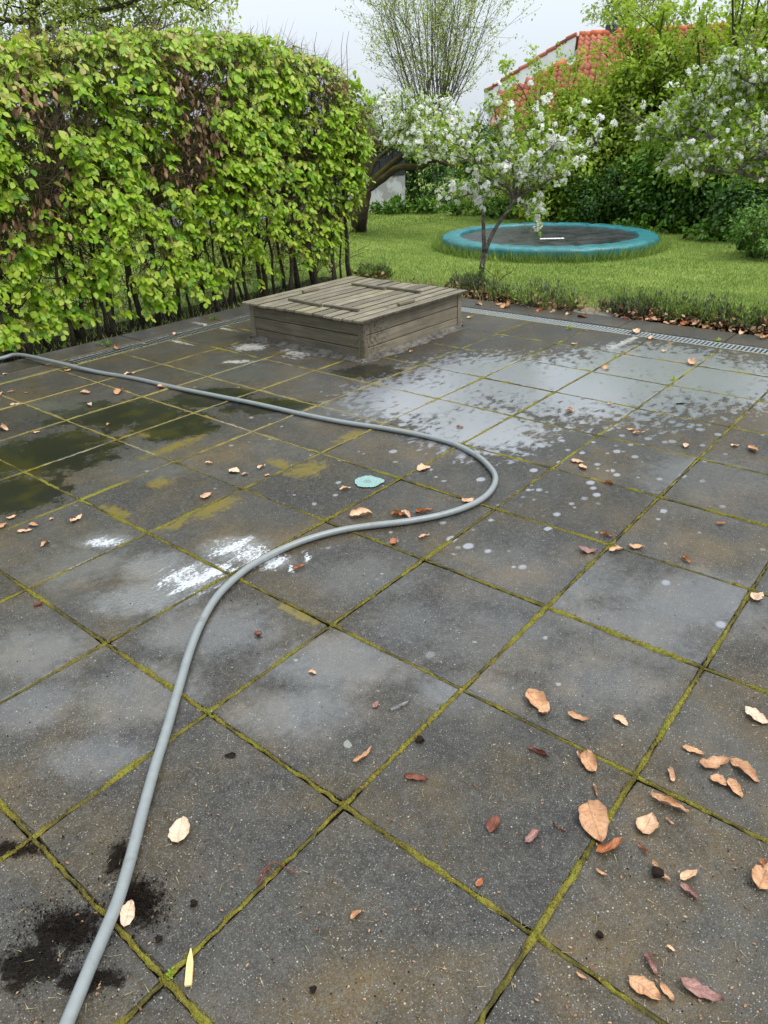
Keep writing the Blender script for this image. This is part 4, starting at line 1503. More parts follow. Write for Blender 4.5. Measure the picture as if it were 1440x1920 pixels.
shrub('evergreen_shrub', 'deep green shrub with leaves to the ground at the right frame edge', 1420, 14.3, 2.0, 1.2, 1.15, 5000, (.06, .10), M_DARKLEAF, 57, 10, group=G2)
shrub('evergreen_shrub', 'dark hedge plant in the gap right of the shed wall', 820, 21.0, 2.8, 1.6, 1.65, 7000, (.06, .10), M_DARKLEAF, 58, 8, group=G2)
shrub('evergreen_shrub', 'shaded shrub behind the crown of the young apple tree', 960, 20.0, 2.8, 1.6, 1.9, 7000, (.06, .10), M_DARKLEAF, 59, 8, group=G2)
shrub('evergreen_shrub', 'low mid green shrub behind the left rim of the trampoline', 1030, 17.5, 2.4, 1.2, 1.0, 5000, (.06, .09), M_MIDLEAF, 60, 8, group=G2)
shrub('cotoneaster', 'sprawling grey green shrub over a black pot at the right lawn edge', 1450, 12.2, 1.2, 1.0, .75, 3600, (.035, .06), M_MIDLEAF, 61, 14)
shrub('evergreen_shrub', 'brownish small leaved shrub between hazel and trampoline', 1110, 17.0, 2.0, 1.0, 1.5, 7500, (.045, .07), leaf_material('bronze_leaf', [(0, (.035, .055, .010)), (.5, (.075, .105, .018)), (1, (.14, .17, .03))]), 62, 10, group=G2)
G3 = 'low plants along the far lawn edge'
for k, (px, D, w, h, lab) in enumerate([(735, 18.6, 1.0, .34, 'low tuft of strap leaves at the foot of the shed wall'), (805, 18.6, 1.2, .32, 'low leafy ground plant right of the shed corner'), (880, 18.0, 1.3, .36, 'low leafy ground plant below the old apple limb'), (950, 17.3, 1.2, .38, 'ground plant behind the young apple stem'), (660, 17.8, 1.0, .40, 'low plant left of the old apple trunk'), (1090, 15.9, 1.4, .34, 'low green plant behind the far trampoline rim'), (1230, 14.8, 1.5, .36, 'low green plant right of the trampoline rim'), (1345, 14.0, 1.0, .28, 'low plant beside the fallen leaves on the lawn corner')]):
    shrub('ground_plant', lab, px, D, w, .7, h, 1100, (.06, .10), M_MIDLEAF, 70 + k, 5, cat='plant', group=G3, clumps=22, hang=0, low=.02)
# distant green masses that close the view beyond the garden
for k, (px, D, w, h, lab) in enumerate([(640, 30, 6, 2.6, 'distant bushes behind the shed'), (800, 34, 7, 2.3, 'distant bushes under the fan shaped tree'), (930, 27, 3.5, 2.1, 'distant conifer green bush before the house wall'), (1480, 26, 6, 3.6, 'distant bushes beyond the right blossom tree'), (250, 24, 9, 2.0, 'distant bushes seen through the hedge stems')]):
    shrub('bush', lab, px, D, w, 2.0, h, 5000, (.10, .17), M_MIDLEAF, 90 + k, 8, group='bushes beyond the garden', clumps=60)

# black pot half under the sprawling shrub
t = thing('plant_pot', 'black plastic pot tipped over under the shrub at the right edge', 'pot', loc=tuple(gnd(1418, 476, -.07)))
mb = MB()
M_POT = plain_material('black_plastic', (.008, .010, .013), (.022, .025, .03), 10, .4)
n = 20
prof = [(.0, .0), (.10, 0), (.135, .22), (.145, .22), (.145, .25), (.13, .25), (.095, .02), (0, .02)]
for (r_, z_) in prof:
    for i in range(n):
        a = 2 * math.pi * i / n
        mb.v.append((r_ * math.cos(a), r_ * math.sin(a), z_))
for k in range(len(prof) - 1):
    for i in range(n):
        mb.f.append((k * n + i, k * n + (i + 1) % n, (k + 1) * n + (i + 1) % n, (k + 1) * n + i))
o = mb.build('pot_wall', M_POT, t, smooth=True)
o.rotation_euler = (math.radians(80), 0, math.radians(170))
o.location = (0, 0, .13)
mb = MB()
mb.tube([(0, 0, .24), (0, 0, .252)], .15, 20, False)
mb.build('rim', M_POT, o)

# ------------------------------------------------------------------ shed
sc_ = at(760, 386, 20.0)
sc_[2] = -.07
shed = thing('garden_shed', 'shed with dark boards above a patched grey concrete base', 'shed', loc=tuple(sc_))
t = NT('patched_concrete')
O_ = t.obj()
cA = t.mix(t.smooth(t.noise(O_, 2.2, 5, .6), .46, .54), (.26, .265, .26), (.42, .435, .44))
cA = t.mix(t.smooth(t.noise(O_, 9, 5, .7), .5, .75, 0, .5), cA, (.16, .155, .14))
M_RENDER = t.done(t.bsdf(cA, .85, .3, t.bump(t.noise(O_, 25, 4), .4, .01)))
M_BOARD = plain_material('black_stained_board', (.010, .012, .016), (.028, .032, .038), 9, .6, .4, .3, 40, stretch=(6, 6, .5))
M_WHITE = plain_material('white_paint', (.68, .69, .70), (.80, .80, .80), 3, .55)
# the wall in view runs from the corner towards the left
lw = at(560, 392, 18.6) - sc_
lw[2] = 0
LW = np.linalg.norm(lw)
du = lw / LW
dn = np.array([-du[1], du[0], 0])
if np.dot(dn, CAM - sc_) < 0:
    dn = -dn
def wall_box(name, a0, a1, n0, n1, z0, z1, mat, parent, bev=0):
    o = MB().quadbox((a0, n0, z0), (a1, n1, z1), bev).build(name, mat, parent)
    o.rotation_euler = (0, 0, math.atan2(du[1], du[0]))
    return o
sgn = 1 if np.dot(np.array([-du[1], du[0], 0]), CAM - sc_) > 0 else -1
def nrange(a, b): return (a, b) if sgn > 0 else (-b, -a)
ZB = .80
wall_box('base_wall', 0, LW + 3, *nrange(-3.2, 0), 0, ZB, M_RENDER, shed)
nbd = 32
bw = (LW + 3) / nbd
for k in range(nbd):
    wall_box('board', k * bw + .006, (k + 1) * bw - .006, *nrange(-.012, .012 + .012 * (k % 2)), ZB - .02, 1.62, M_BOARD, shed, .003)
wall_box('upper_wall', .012, LW + 3, *nrange(-3.19, -.013), ZB, 1.62, M_BOARD, shed)
for k in range(14):
    o = MB().quadbox((-.012, k * .22 + .01, ZB - .02) if sgn < 0 else (-.012, -(k + 1) * .22, ZB - .02), (.012, (k + 1) * .22 - .004, 1.62) if sgn < 0 else (.012, -k * .22 - .014, 1.62)).build('board', M_BOARD, shed)
    o.rotation_euler = (0, 0, math.atan2(du[1], du[0]))
wall_box('roof', -.15, LW + 3.1, *nrange(-3.4, .25), 1.62, 1.72, M_BOARD, shed, .02)
wi = wall_box('window', 2.05, 2.75, *nrange(.001, .04), .45, 1.15, M_WHITE, shed)
M_PANE = plain_material('window_glass', (.02, .025, .03), (.05, .055, .06), 2, .08, .6, 0)
for k in range(2):
    wall_box('pane', 2.10 + .32 * k, 2.38 + .32 * k, *nrange(.041, .046), .50, 1.10, M_PANE, shed)

# ------------------------------------------------------------------ house with tiled roof
HD = 34.0
P0 = at(1086, 66, HD)
P1_ = at(1640, 34, HD + 1.0)
P1_[2] = P0[2]
house = thing('brick_house', 'white walled house with red pantile roof beyond the shrubs', 'house', loc=(P0[0], P0[1], -.07))
HO = np.array([P0[0], P0[1], -.07])
t = NT('red_pantile')
O_ = t.pos()
f_ = t.add(t.mul(t.rnd(), .5), t.mul(t.noise(O_, 1.4, 4, .65), .5))
cT = t.ramp(f_, [(.2, (.19, .050, .028)), (.45, (.34, .098, .052)), (.7, (.42, .15, .085)), (.9, (.27, .11, .07))])
cT = t.mix(t.smooth(t.noise(O_, 2.1, 5, .7), .55, .68, 0, .75), cT, (.055, .040, .034))
M_TILE = t.done(t.bsdf(cT, .7, .35, t.bump(t.noise(O_, 40, 4), .3, .01)))
M_RIDGE = plain_material('ridge_tile', (.48, .105, .04), (.56, .15, .06), 4, .65)
M_HWALL = plain_material('white_render', (.66, .67, .68), (.76, .77, .78), 3, .8)
M_SOFFIT = plain_material('grey_soffit', (.42, .42, .42), (.5, .5, .5), 3, .8)
# a pantile: one S-curve wide, unit cell 1 x 1, course overlap built in
PT_V, PT_F = [], []
npf = 8
for j in (0, 1):
    for i in range(npf + 1):
        u = i / npf
        z = .16 * math.sin(2 * math.pi * u) + (.10 if j == 0 else 0)
        PT_V.append((u * 1.04, j * 1.12, z))
b0 = len(PT_V)
for i in range(npf + 1):
    u = i / npf
    PT_V.append((u * 1.04, 0, .16 * math.sin(2 * math.pi * u) - .02))
for i in range(npf):
    PT_F.append((i, i + 1, npf + 2 + i, npf + 1 + i))
    PT_F.append((b0 + i, b0 + i + 1, i + 1, i))
tile_me = bpy.data.meshes.new('roof_tile')
tile_me.from_pydata(PT_V, [], PT_F)
tile_me.materials.append(M_TILE)
tile_me.shade_smooth()
n_single = [0]
def tile_plane(roof, o, eu, ev, nu, nv, inside, tw, tl, singles):
    """lay tiles from eave origin o: eu along the eave, ev up the slope"""
    eu, ev = np.array(eu), np.array(ev)
    en = np.cross(eu, ev)
    Ms, Ps = [], []
    for j in range(nv):
        for i in range(nu):
            if not inside((i + .5) * tw, (j + .5) * tl):
                continue
            p = o + eu * tw * i + ev * tl * j + en * .03
            M = np.stack([eu * tw, ev * tl, en * tw], 1)
            if n_single[0] < 300 and singles(p):
                q = link('roof_tile', tile_me, roof)
                q.matrix_local = Matrix([[*M[0], p[0] - HO[0]], [*M[1], p[1] - HO[1]], [*M[2], p[2] - HO[2]], [0, 0, 0, 1]])
                n_single[0] += 1
            else:
                Ms.append(M); Ps.append(p - HO)
    if Ps:
        r_ = mass('tile_field', PT_V, PT_F, np.array(Ms), np.array(Ps), RNG.uniform(0, 1, len(Ps)), M_TILE, roof, True)
        r_['kind'] = 'stuff'
ridge_d = (P1_ - P0) / np.linalg.norm(P1_ - P0)
toward = np.array([ridge_d[1], -ridge_d[0], 0])
if np.dot(toward, CAM - P0) < 0:
    toward = -toward
SL, DROP = 4.6, 3.3
roof = MB()
F0, F1 = P0 + toward * SL - np.array([0, 0, DROP]), P1_ + toward * SL - np.array([0, 0, DROP])
back_l = at(915, 174, HD + 1.6)            # eave end of the far slope, left of the gable
B0 = back_l
B1 = P1_ - toward * SL - np.array([0, 0, DROP])
roof.v = [tuple(p - HO) for p in (P0, P1_, F1, F0, B0, B1)]
roof.f = [(0, 3, 2, 1), (0, 1, 5, 4)]
roof_o = roof.build('roof', M_TILE, house)
slope = (P0 - F0) / np.linalg.norm(P0 - F0)
Ls = np.linalg.norm(P0 - F0)
Lr = np.linalg.norm(P1_ - P0)
vis = lambda p: (lambda q: 900 < q[0] < 1300 and 0 < q[1] < 320)(pxpos(p)[0])
tile_plane(roof_o, F0 if np.dot(np.cross(ridge_d, slope), np.array([0, 0, 1])) > 0 else F1, ridge_d if np.dot(np.cross(ridge_d, slope), np.array([0, 0, 1])) > 0 else -ridge_d, slope, int(Lr / .225), int(Ls / .31), lambda u, v: True, .225, .31, lambda p: (lambda q: 1040 < q[0] < 1190 and 0 < q[1] < 170)(pxpos(p)[0]))
# ridge tiles
nr_ = int(Lr / .42)
for k in range(nr_):
    a = P0 + ridge_d * Lr * k / nr_ - HO
    b = P0 + ridge_d * Lr * (k + 1.06) / nr_ - HO
    up = np.array([0, 0, .02])
    MB().tube([a + up * (k % 2), b + up * (k % 2)], [.135, .115], 10).build('ridge_tile', M_RIDGE, roof_o, smooth=True)
# gable: wall, white barge board under stepped verge tiles
gd = B0 - P0
gl = np.linalg.norm(gd)
gn = np.cross(gd / gl, np.array([0, 0, 1.0]))
gn /= np.linalg.norm(gn)
if np.dot(gn, CAM - P0) < 0:
    gn = -gn
mb = MB()
zb = np.array([0, 0, 1.0])
def pl4(mb, a, b, lo, hi, n0, n1):
    k = len(mb.v)
    for nn_ in (n0, n1):
        for (p, z) in ((a, lo), (b, lo), (b, hi), (a, hi)):
            mb.v.append(tuple(p + zb * z + gn * nn_ - HO))
    mb.f += [tuple(k + i for i in q) for q in ((0, 1, 2, 3), (7, 6, 5, 4), (0, 4, 5, 1), (1, 5, 6, 2), (2, 6, 7, 3), (3, 7, 4, 0))]
pl4(mb, P0, B0, -.66, -.03, .28, .33)
mb.build('barge_board', M_WHITE, house)
mb = MB()
pl4(mb, P0, B0, -.70, -.67, -.1, .29)
mb.build('soffit', M_SOFFIT, house)
nvt = int(gl / .42)
for k in range(nvt):
    a = P0 + gd * (k - .04) / nvt + gn * .30 + zb * .0
    b = P0 + gd * (k + 1) / nvt + gn * .30 + zb * .05
    MB().tube([a - HO, b - HO], [.085, .085], 8).build('verge_tile', M_TILE, house)
mb = MB()
pts = [P0 - zb * .45, B0 - zb * .45, np.array([B0[0], B0[1], 0]), np.array([F0[0], F0[1], 0]), F0 - zb * .45]
mb.v = [tuple(p + gn * -.02 - HO) for p in pts]
mb.f = [(0, 1, 2, 3, 4)]
mb.build('gable_wall', M_HWALL, house)
mb = MB()
for (a, b) in ((F0, F1),):
    k = len(mb.v)
    a2, b2 = a - toward * .5 + np.array([0, 0, .1]), b - toward * .5 + np.array([0, 0, .1])
    mb.v += [tuple(np.array([a2[0], a2[1], -.07]) - HO), tuple(np.array([b2[0], b2[1], -.07]) - HO), tuple(b2 - HO), tuple(a2 - HO)]
    mb.f.append((k, k + 1, k + 2, k + 3))
mb.build('front_wall', M_HWALL, house)
ch = MB().quadbox((-.16, -.2, -.3), (.16, .2, .2), .02).build('chimney', plain_material('dark_flashing', (.03, .035, .04), (.07, .075, .08), 5), roof_o)
ch.location = tuple(at(1147, 58, HD) - HO)
# hipped annex in front of the gable
AP = at(1058, 120, HD - 2.2)
AL = at(945, 194, HD - 2.6)
e_al = at(945, 262, HD - 5.2)
e_ar = at(1130, 268, HD - 5.6)
AR = at(1200, 120, HD - 2.2)
zA = min(e_al[2], e_ar[2])
e_al[2] = e_ar[2] = zA
hr = MB()
hr.v = [tuple(p - HO) for p in (AP, AL, e_al, e_ar)]
hr.f = [(0, 1, 2, 3)]
hr_o = hr.build('annex_roof', M_TILE, house)
eu = (e_ar - e_al) / np.linalg.norm(e_ar - e_al)
nn_ = np.cross(e_ar - e_al, AP - e_al)
nn_ /= np.linalg.norm(nn_)
if nn_[2] < 0:
    nn_ = -nn_
ev = np.cross(nn_, eu)
if ev[2] < 0:
    ev = -ev
def in_hip(u, v):
    p = e_al + eu * u + ev * v
    q = pxpos(p)[0]
    # below the hip line from AL to AP
    x0, y0 = pxpos(AL)[0][:2]
    x1, y1 = pxpos(AP)[0][:2]
    s = ((AP - e_al) @ eu, (AP - e_al) @ ev)
    l = ((AL - e_al) @ eu, (AL - e_al) @ ev)
    if u > s[0]:
        return v < s[1]
    f = (u - l[0]) / (s[0] - l[0])
    return v < l[1] + f * (s[1] - l[1]) - .05 and f > -.05
o0 = e_al - eu * .9
def in_hip2(u, v): return in_hip(u - .9, v)
tile_plane(hr_o, o0, eu, ev, 42, 20, in_hip2, .225, .31, lambda p: True)
nh = int(np.linalg.norm(AL - AP) / .42)
for k in range(nh):
    a = AP + (AL - AP) * (k - .05) / nh + zb * .09
    b = AP + (AL - AP) * (k + 1) / nh + zb * .05
    MB().tube([a - HO, b - HO], [.13, .15], 10).build('hip_tile', M_RIDGE, hr_o, smooth=True)
mb = MB()
a2, b2 = e_al - np.array([toward[0], toward[1], 0]) * .4, e_ar - np.array([toward[0], toward[1], 0]) * .4
mb.v = [tuple(np.array([a2[0], a2[1], -.07]) - HO), tuple(np.array([b2[0], b2[1], -.07]) - HO), tuple(b2 - HO), tuple(a2 - HO)]
mb.f = [(0, 1, 2, 3)]
mb.build('annex_wall', M_HWALL, house)
# ------------------------------------------------------------------ lavender border
G4 = 'lavender bushes along the border'
M_LAVTWIG = plain_material('lavender_wood', (.060, .040, .028), (.17, .115, .08), 30, .85)
def lavender(px, py, w, h, label, seed, n=1900):
    h *= .92
    w *= 1.1
    base = gnd(px, py, -.03)
    base[2] = -.04
    t_ = thing('lavender', label, 'lavender', G4, tuple(base))
    rr = np.random.default_rng(seed)
    k = 90
    a = rr.uniform(0, 2 * np.pi, k)
    q = np.sqrt(rr.uniform(0, 1, k))
    bx, by = q * np.cos(a) * w * .24, q * np.sin(a) * w * .5 + rr.normal(0, .04, k)
    mb = MB()
    tips = []
    for i in range(k):
        hh = h * rr.uniform(.35, 1.05) * (1 - .45 * q[i] ** 2)
        p0 = np.array([bx[i] * .6, by[i] * .8, 0])
        p1 = np.array([bx[i] * .9, by[i], hh * .5])
        p2 = np.array([bx[i] * 1.25, by[i] * 1.05, hh])
        mb.tube([p0, p1, p2], [.008, .006, .003], 3, False)
        for f in np.linspace(.62, 1, 6):
            tips.append((p0 + (p2 - p0) * f, (p2 - p0) / np.linalg.norm(p2 - p0)))
    mb.build('stems', M_LAVTWIG, t_)
    idx = rr.integers(0, len(tips), n)
    P = np.array([tips[i][0] for i in idx]) + rr.normal(0, .018, (n, 3))
    D = np.array([tips[i][1] for i in idx])
    tip = D * .9 + unit(n) * .7 + np.array([0, 0, .35])
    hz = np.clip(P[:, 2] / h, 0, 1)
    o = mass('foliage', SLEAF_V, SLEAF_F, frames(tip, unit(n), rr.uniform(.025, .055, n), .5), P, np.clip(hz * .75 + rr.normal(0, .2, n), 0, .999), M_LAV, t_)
    o['kind'] = 'stuff'
    n = 170
    P = np.stack([rr.normal(0, w * .13, n) - .03, rr.uniform(-.5, .5, n) * w, rr.uniform(0, .5, n) * h], 1)
    o = mass('dead_leaves', LEAF_V, LEAF_F, frames(unit(n), unit(n), rr.uniform(.025, .06, n), 1.0), P, rr.uniform(0, .75, n), M_DEADLEAF, t_)
    o['kind'] = 'stuff'
lavender(880, 548, .55, .26, 'lavender bush directly right of the sandpit box', 101)
lavender(935, 562, .40, .20, 'small lavender between box and grassy clump', 102, 1000)
lavender(1025, 578, .75, .30, 'grassy lavender clump left of the flat stone', 103)
lavender(1185, 592, .55, .30, 'first lavender right of the flat stone', 104)
lavender(1255, 598, .60, .30, 'lavender clump with grey spikes behind the upright leaf', 105)
lavender(1325, 606, .55, .28, 'lavender with bare brown centre near the right edge', 106)
lavender(1400, 618, .60, .32, 'greenest lavender at the right picture edge', 107)
lavender(1480, 626, .60, .30, 'lavender just outside the right picture edge', 108)
lavender(700, 516, .5, .15, 'dark low bush behind the back corner of the box lid', 109)
# flat stone between the clumps
M_STONE = plain_material('mossy_stone', (.16, .15, .11), (.30, .28, .22), 6, .85, .3, .6, 40)
g = gnd(1110, 588, -.03)
mb = MB()
n = 18
for (z, s) in ((-.06, 1.0), (.0, 1.0), (.012, .93)):
    for i in range(n):
        a = 2 * math.pi * i / n
        r_ = (1 + .12 * math.sin(3 * a + 1) + .07 * math.sin(7 * a)) * s
        mb.v.append((.16 * r_ * math.cos(a), .25 * r_ * math.sin(a), z))
for k in range(2):
    for i in range(n):
        mb.f.append((k * n + i, k * n + (i + 1) % n, (k + 1) * n + (i + 1) % n, (k + 1) * n + i))
mb.f.append(tuple(2 * n + i for i in range(n)))
o = mb.build('stepping_stone', M_STONE, smooth=False)
o.location = (g[0] + .04, g[1], -.025)
tag(o, 'flat mossy stone in the gap between the lavender clumps', 'stone')
# long pale grass among the lavender, and weeds
P, M, R = blades(380, (6.15, 6.6), (-.5, 5.6), (.08, .22), .05, lambda P: np.ones(len(P), bool))
P[:, 2] = -.04
tag(mass('tall_grass', BLADE_V, BLADE_F, M, P, R, M_BLADE), 'longer grass growing between the lavender bushes', 'grass', kind='stuff')
c = gnd(1010, 570)
P, M, R = blades(260, (6.0, 6.5), (2.6, 5.2), (.15, .32), .025, lambda P: np.ones(len(P), bool))
P[:, 2] = -.04
tag(mass('dry_grass', BLADE_V, BLADE_F, M, P, R, M_STRAW), 'pale dry grass stalks over the grassy lavender clump', 'grass', kind='stuff')
# bare rose twigs beside the apple stem and the hedge end
def bare(name, label, foot, D, tops, r=.004):
    b = gnd(*foot, -.05)
    t_ = thing(name, label, 'shrub', None, tuple(b))
    mb = MB()
    rr = random.Random(foot[0])
    buds = []
    for (x, y) in tops:
        e_ = at(x, y, D)
        mid = (b + e_) / 2 + np.array([rr.uniform(-.05, .05), rr.uniform(-.05, .05), .03])
        pts = catmull([b, mid, e_], 5)
        mb.tube([p - b for p in pts], [r * (1 - .6 * i / len(pts)) for i in range(len(pts))], 4, False)
        for k in (4, 6, 8):
            s = pts[k] - b
            d = np.array([rr.uniform(-.1, .1), rr.uniform(-.1, .1), rr.uniform(.02, .12)])
            mb.tube([s, s + d], [r * .5, .001], 3, False)
            buds.append((pts[k] + d, d / np.linalg.norm(d)))
        buds.append((e_, np.array([0, 0, 1.0])))
    mb.build('stems', M_TWIG, t_)
    foliage('buds', buds, len(buds) * 3, (.03, .05), M_HEDGETOP, t_, b, .008, -.3)
bare('rose_bush', 'bare rose twigs beside the young apple stem', (925, 548), 9.0, [(905, 500), (948, 500), (935, 505), (968, 505), (955, 510), (880, 515)])
bare('shrub_sapling', 'thin budding sapling between hedge end and lawn', (618, 512), 9.9, [(640, 430), (665, 445), (650, 465), (690, 470), (615, 440), (600, 470), (700, 455), (630, 480)])
bare('shrub_sapling', 'leafy sapling under the end of the hedge', (590, 520), 9.8, [(600, 420), (625, 400), (575, 450), (640, 400), (610, 380), (650, 420)], .006)

# ------------------------------------------------------------------ fallen beech leaves
def litter_material(name, a, b, dark):
    t = NT(name)
    u, s = t.attr('u'), t.attr('t')
    au = t.math('ABSOLUTE', u)
    O = t.obj()
    ofs = t.n('VectorMath', operation='ADD')
    t.put(ofs.inputs[0], O)
    t.put(ofs.inputs[1], t.n('ObjectInfo').outputs['Location'])
    O = ofs.outputs[0]
    n = t.noise(O, 45, 5, .65)
    c = t.mix(t.smooth(n, .3, .7), a, b)
    c = t.mix(t.mul(t.rnd(), .45), c, t.mix(1, c, (.62, .55, .5), 'MULTIPLY'))
    c = t.mix(t.smooth(t.noise(O, 18, 3, .6), .52, .66, 0, .55), c, t.mix(1, c, (.55, .42, .34), 'MULTIPLY'))
    c = t.mix(t.smooth(t.noise(O, 130, 3, .6), .60, .70, 0, .7), c, dark)
    vein = t.smooth(t.math('SINE', t.math('SUBTRACT', t.mul(s, 46), t.mul(au, 9))), .72, 1.0, 0, .35)
    mid = t.smooth(au, .10, .0, 0, .6)
    v = t.math('MAXIMUM', vein, mid)
    c = t.mix(v, c, t.mix(1, c, (.62, .55, .50), 'MULTIPLY'))
    c = t.mix(t.mul(t.smooth(au, .75, 1.0), .35), c, dark)
    p = t.bsdf(c, .5, .4, t.bump(t.add(t.mul(v, 1.0), t.mul(n, .6)), .6, .0025))
    return t.done(p)
LM = [litter_material('tan_leaf', (.56, .34, .20), (.70, .47, .30), (.26, .13, .06)),
      litter_material('orange_brown_leaf', (.42, .215, .105), (.58, .345, .185), (.19, .08, .036)),
      litter_material('rust_leaf', (.30, .095, .03), (.42, .16, .055), (.09, .03, .012)),
      litter_material('dark_red_leaf', (.13, .038, .022), (.22, .07, .035), (.04, .015, .01)),
      litter_material('purple_brown_leaf', (.20, .095, .080), (.34, .185, .15), (.08, .035, .03)),
      litter_material('cream_leaf', (.56, .40, .27), (.66, .50, .36), (.30, .17, .09))]


def dead_leaf(p0, p1, w, roll, mat, label, group, seed, cat='leaf', bend=None, lift=0.0, tear=0.0, name='fallen_leaf'):
    a, b = gnd(*p0, .006), gnd(*p1, .006)
    d = b - a
    L = float(np.hypot(d[0], d[1]))
    ang = math.atan2(d[1], d[0]) - math.pi / 2
    rr = np.random.default_rng(seed)
    nt, nu = 10, 6
    W = L * w * .48
    R = W / max(roll * 1.3, .05)
    bend = rr.uniform(-.2, .65) if bend is None else bend
    roll *= 1.3
    asym = rr.uniform(-.3, .3)
    fr = rr.uniform(0, 6.28, 4)
    V, U, T = [], [], []
    for i in range(nt + 1):
        t_ = i / nt
        prof = (math.sin(math.pi * min(1, t_ ** .85)) + .02) ** .72
        if i in (0, nt):
            prof = .03
        for j in range(nu + 1):
            u = -1 + 2 * j / nu
            ww = W * prof * (1 + .07 * math.sin(t_ * 23 + fr[0] + (2 if u > 0 else 0)) * abs(u))
            if tear and abs(t_ - .65) < .14 and u > .5:
                ww *= 1 - tear
            s = ww * u
            th = s / R + asym * .5
            x = R * (math.sin(th) - math.sin(asym * .5))
            z = R * (1 - math.cos(th))
            tw = (t_ - .5) * rr.uniform(.55, .65) * roll * .6
            x, z = x * math.cos(tw) - z * math.sin(tw), x * math.sin(tw) + z * math.cos(tw)
            z += bend * L * (t_ - .5) ** 2 + .026 * L * math.sin(t_ * 19 + fr[1]) * abs(u) + .045 * L * math.sin(u * 3 + t_ * 7 + fr[2]) + .02 * L * math.sin(t_ * 11 + u * 5 + fr[3])
            x += .05 * L * math.sin(t_ * 3 + fr[3])
            V.append((x, (t_ - .5) * L * (1 - .08 * abs(bend)), z))
            U.append(u)
            T.append(t_)
    V = np.array(V)
    V[:, 2] -= np.percentile(V[:, 2], 6)
    V[:, 2] = np.maximum(V[:, 2], 0)
    F = []
    for i in range(nt):
        for j in range(nu):
            q = i * (nu + 1) + j
            F.append((q, q + 1, q + nu + 2, q + nu + 1))
    me = bpy.data.meshes.new(name)
    me.from_pydata([tuple(v) for v in V], [], F)
    for nm, ar in (('u', U), ('t', T)):
        me.attributes.new(nm, 'FLOAT', 'POINT').data.foreach_set('value', np.array(ar, np.float32))
    me.materials.append(LM[mat])
    me.shade_smooth()
    o = link(name, me)
    o.location = ((a[0] + b[0]) / 2, (a[1] + b[1]) / 2, .0035 + lift)
    o.rotation_euler = (0, 0, ang)
    return tag(o, label, cat, group)


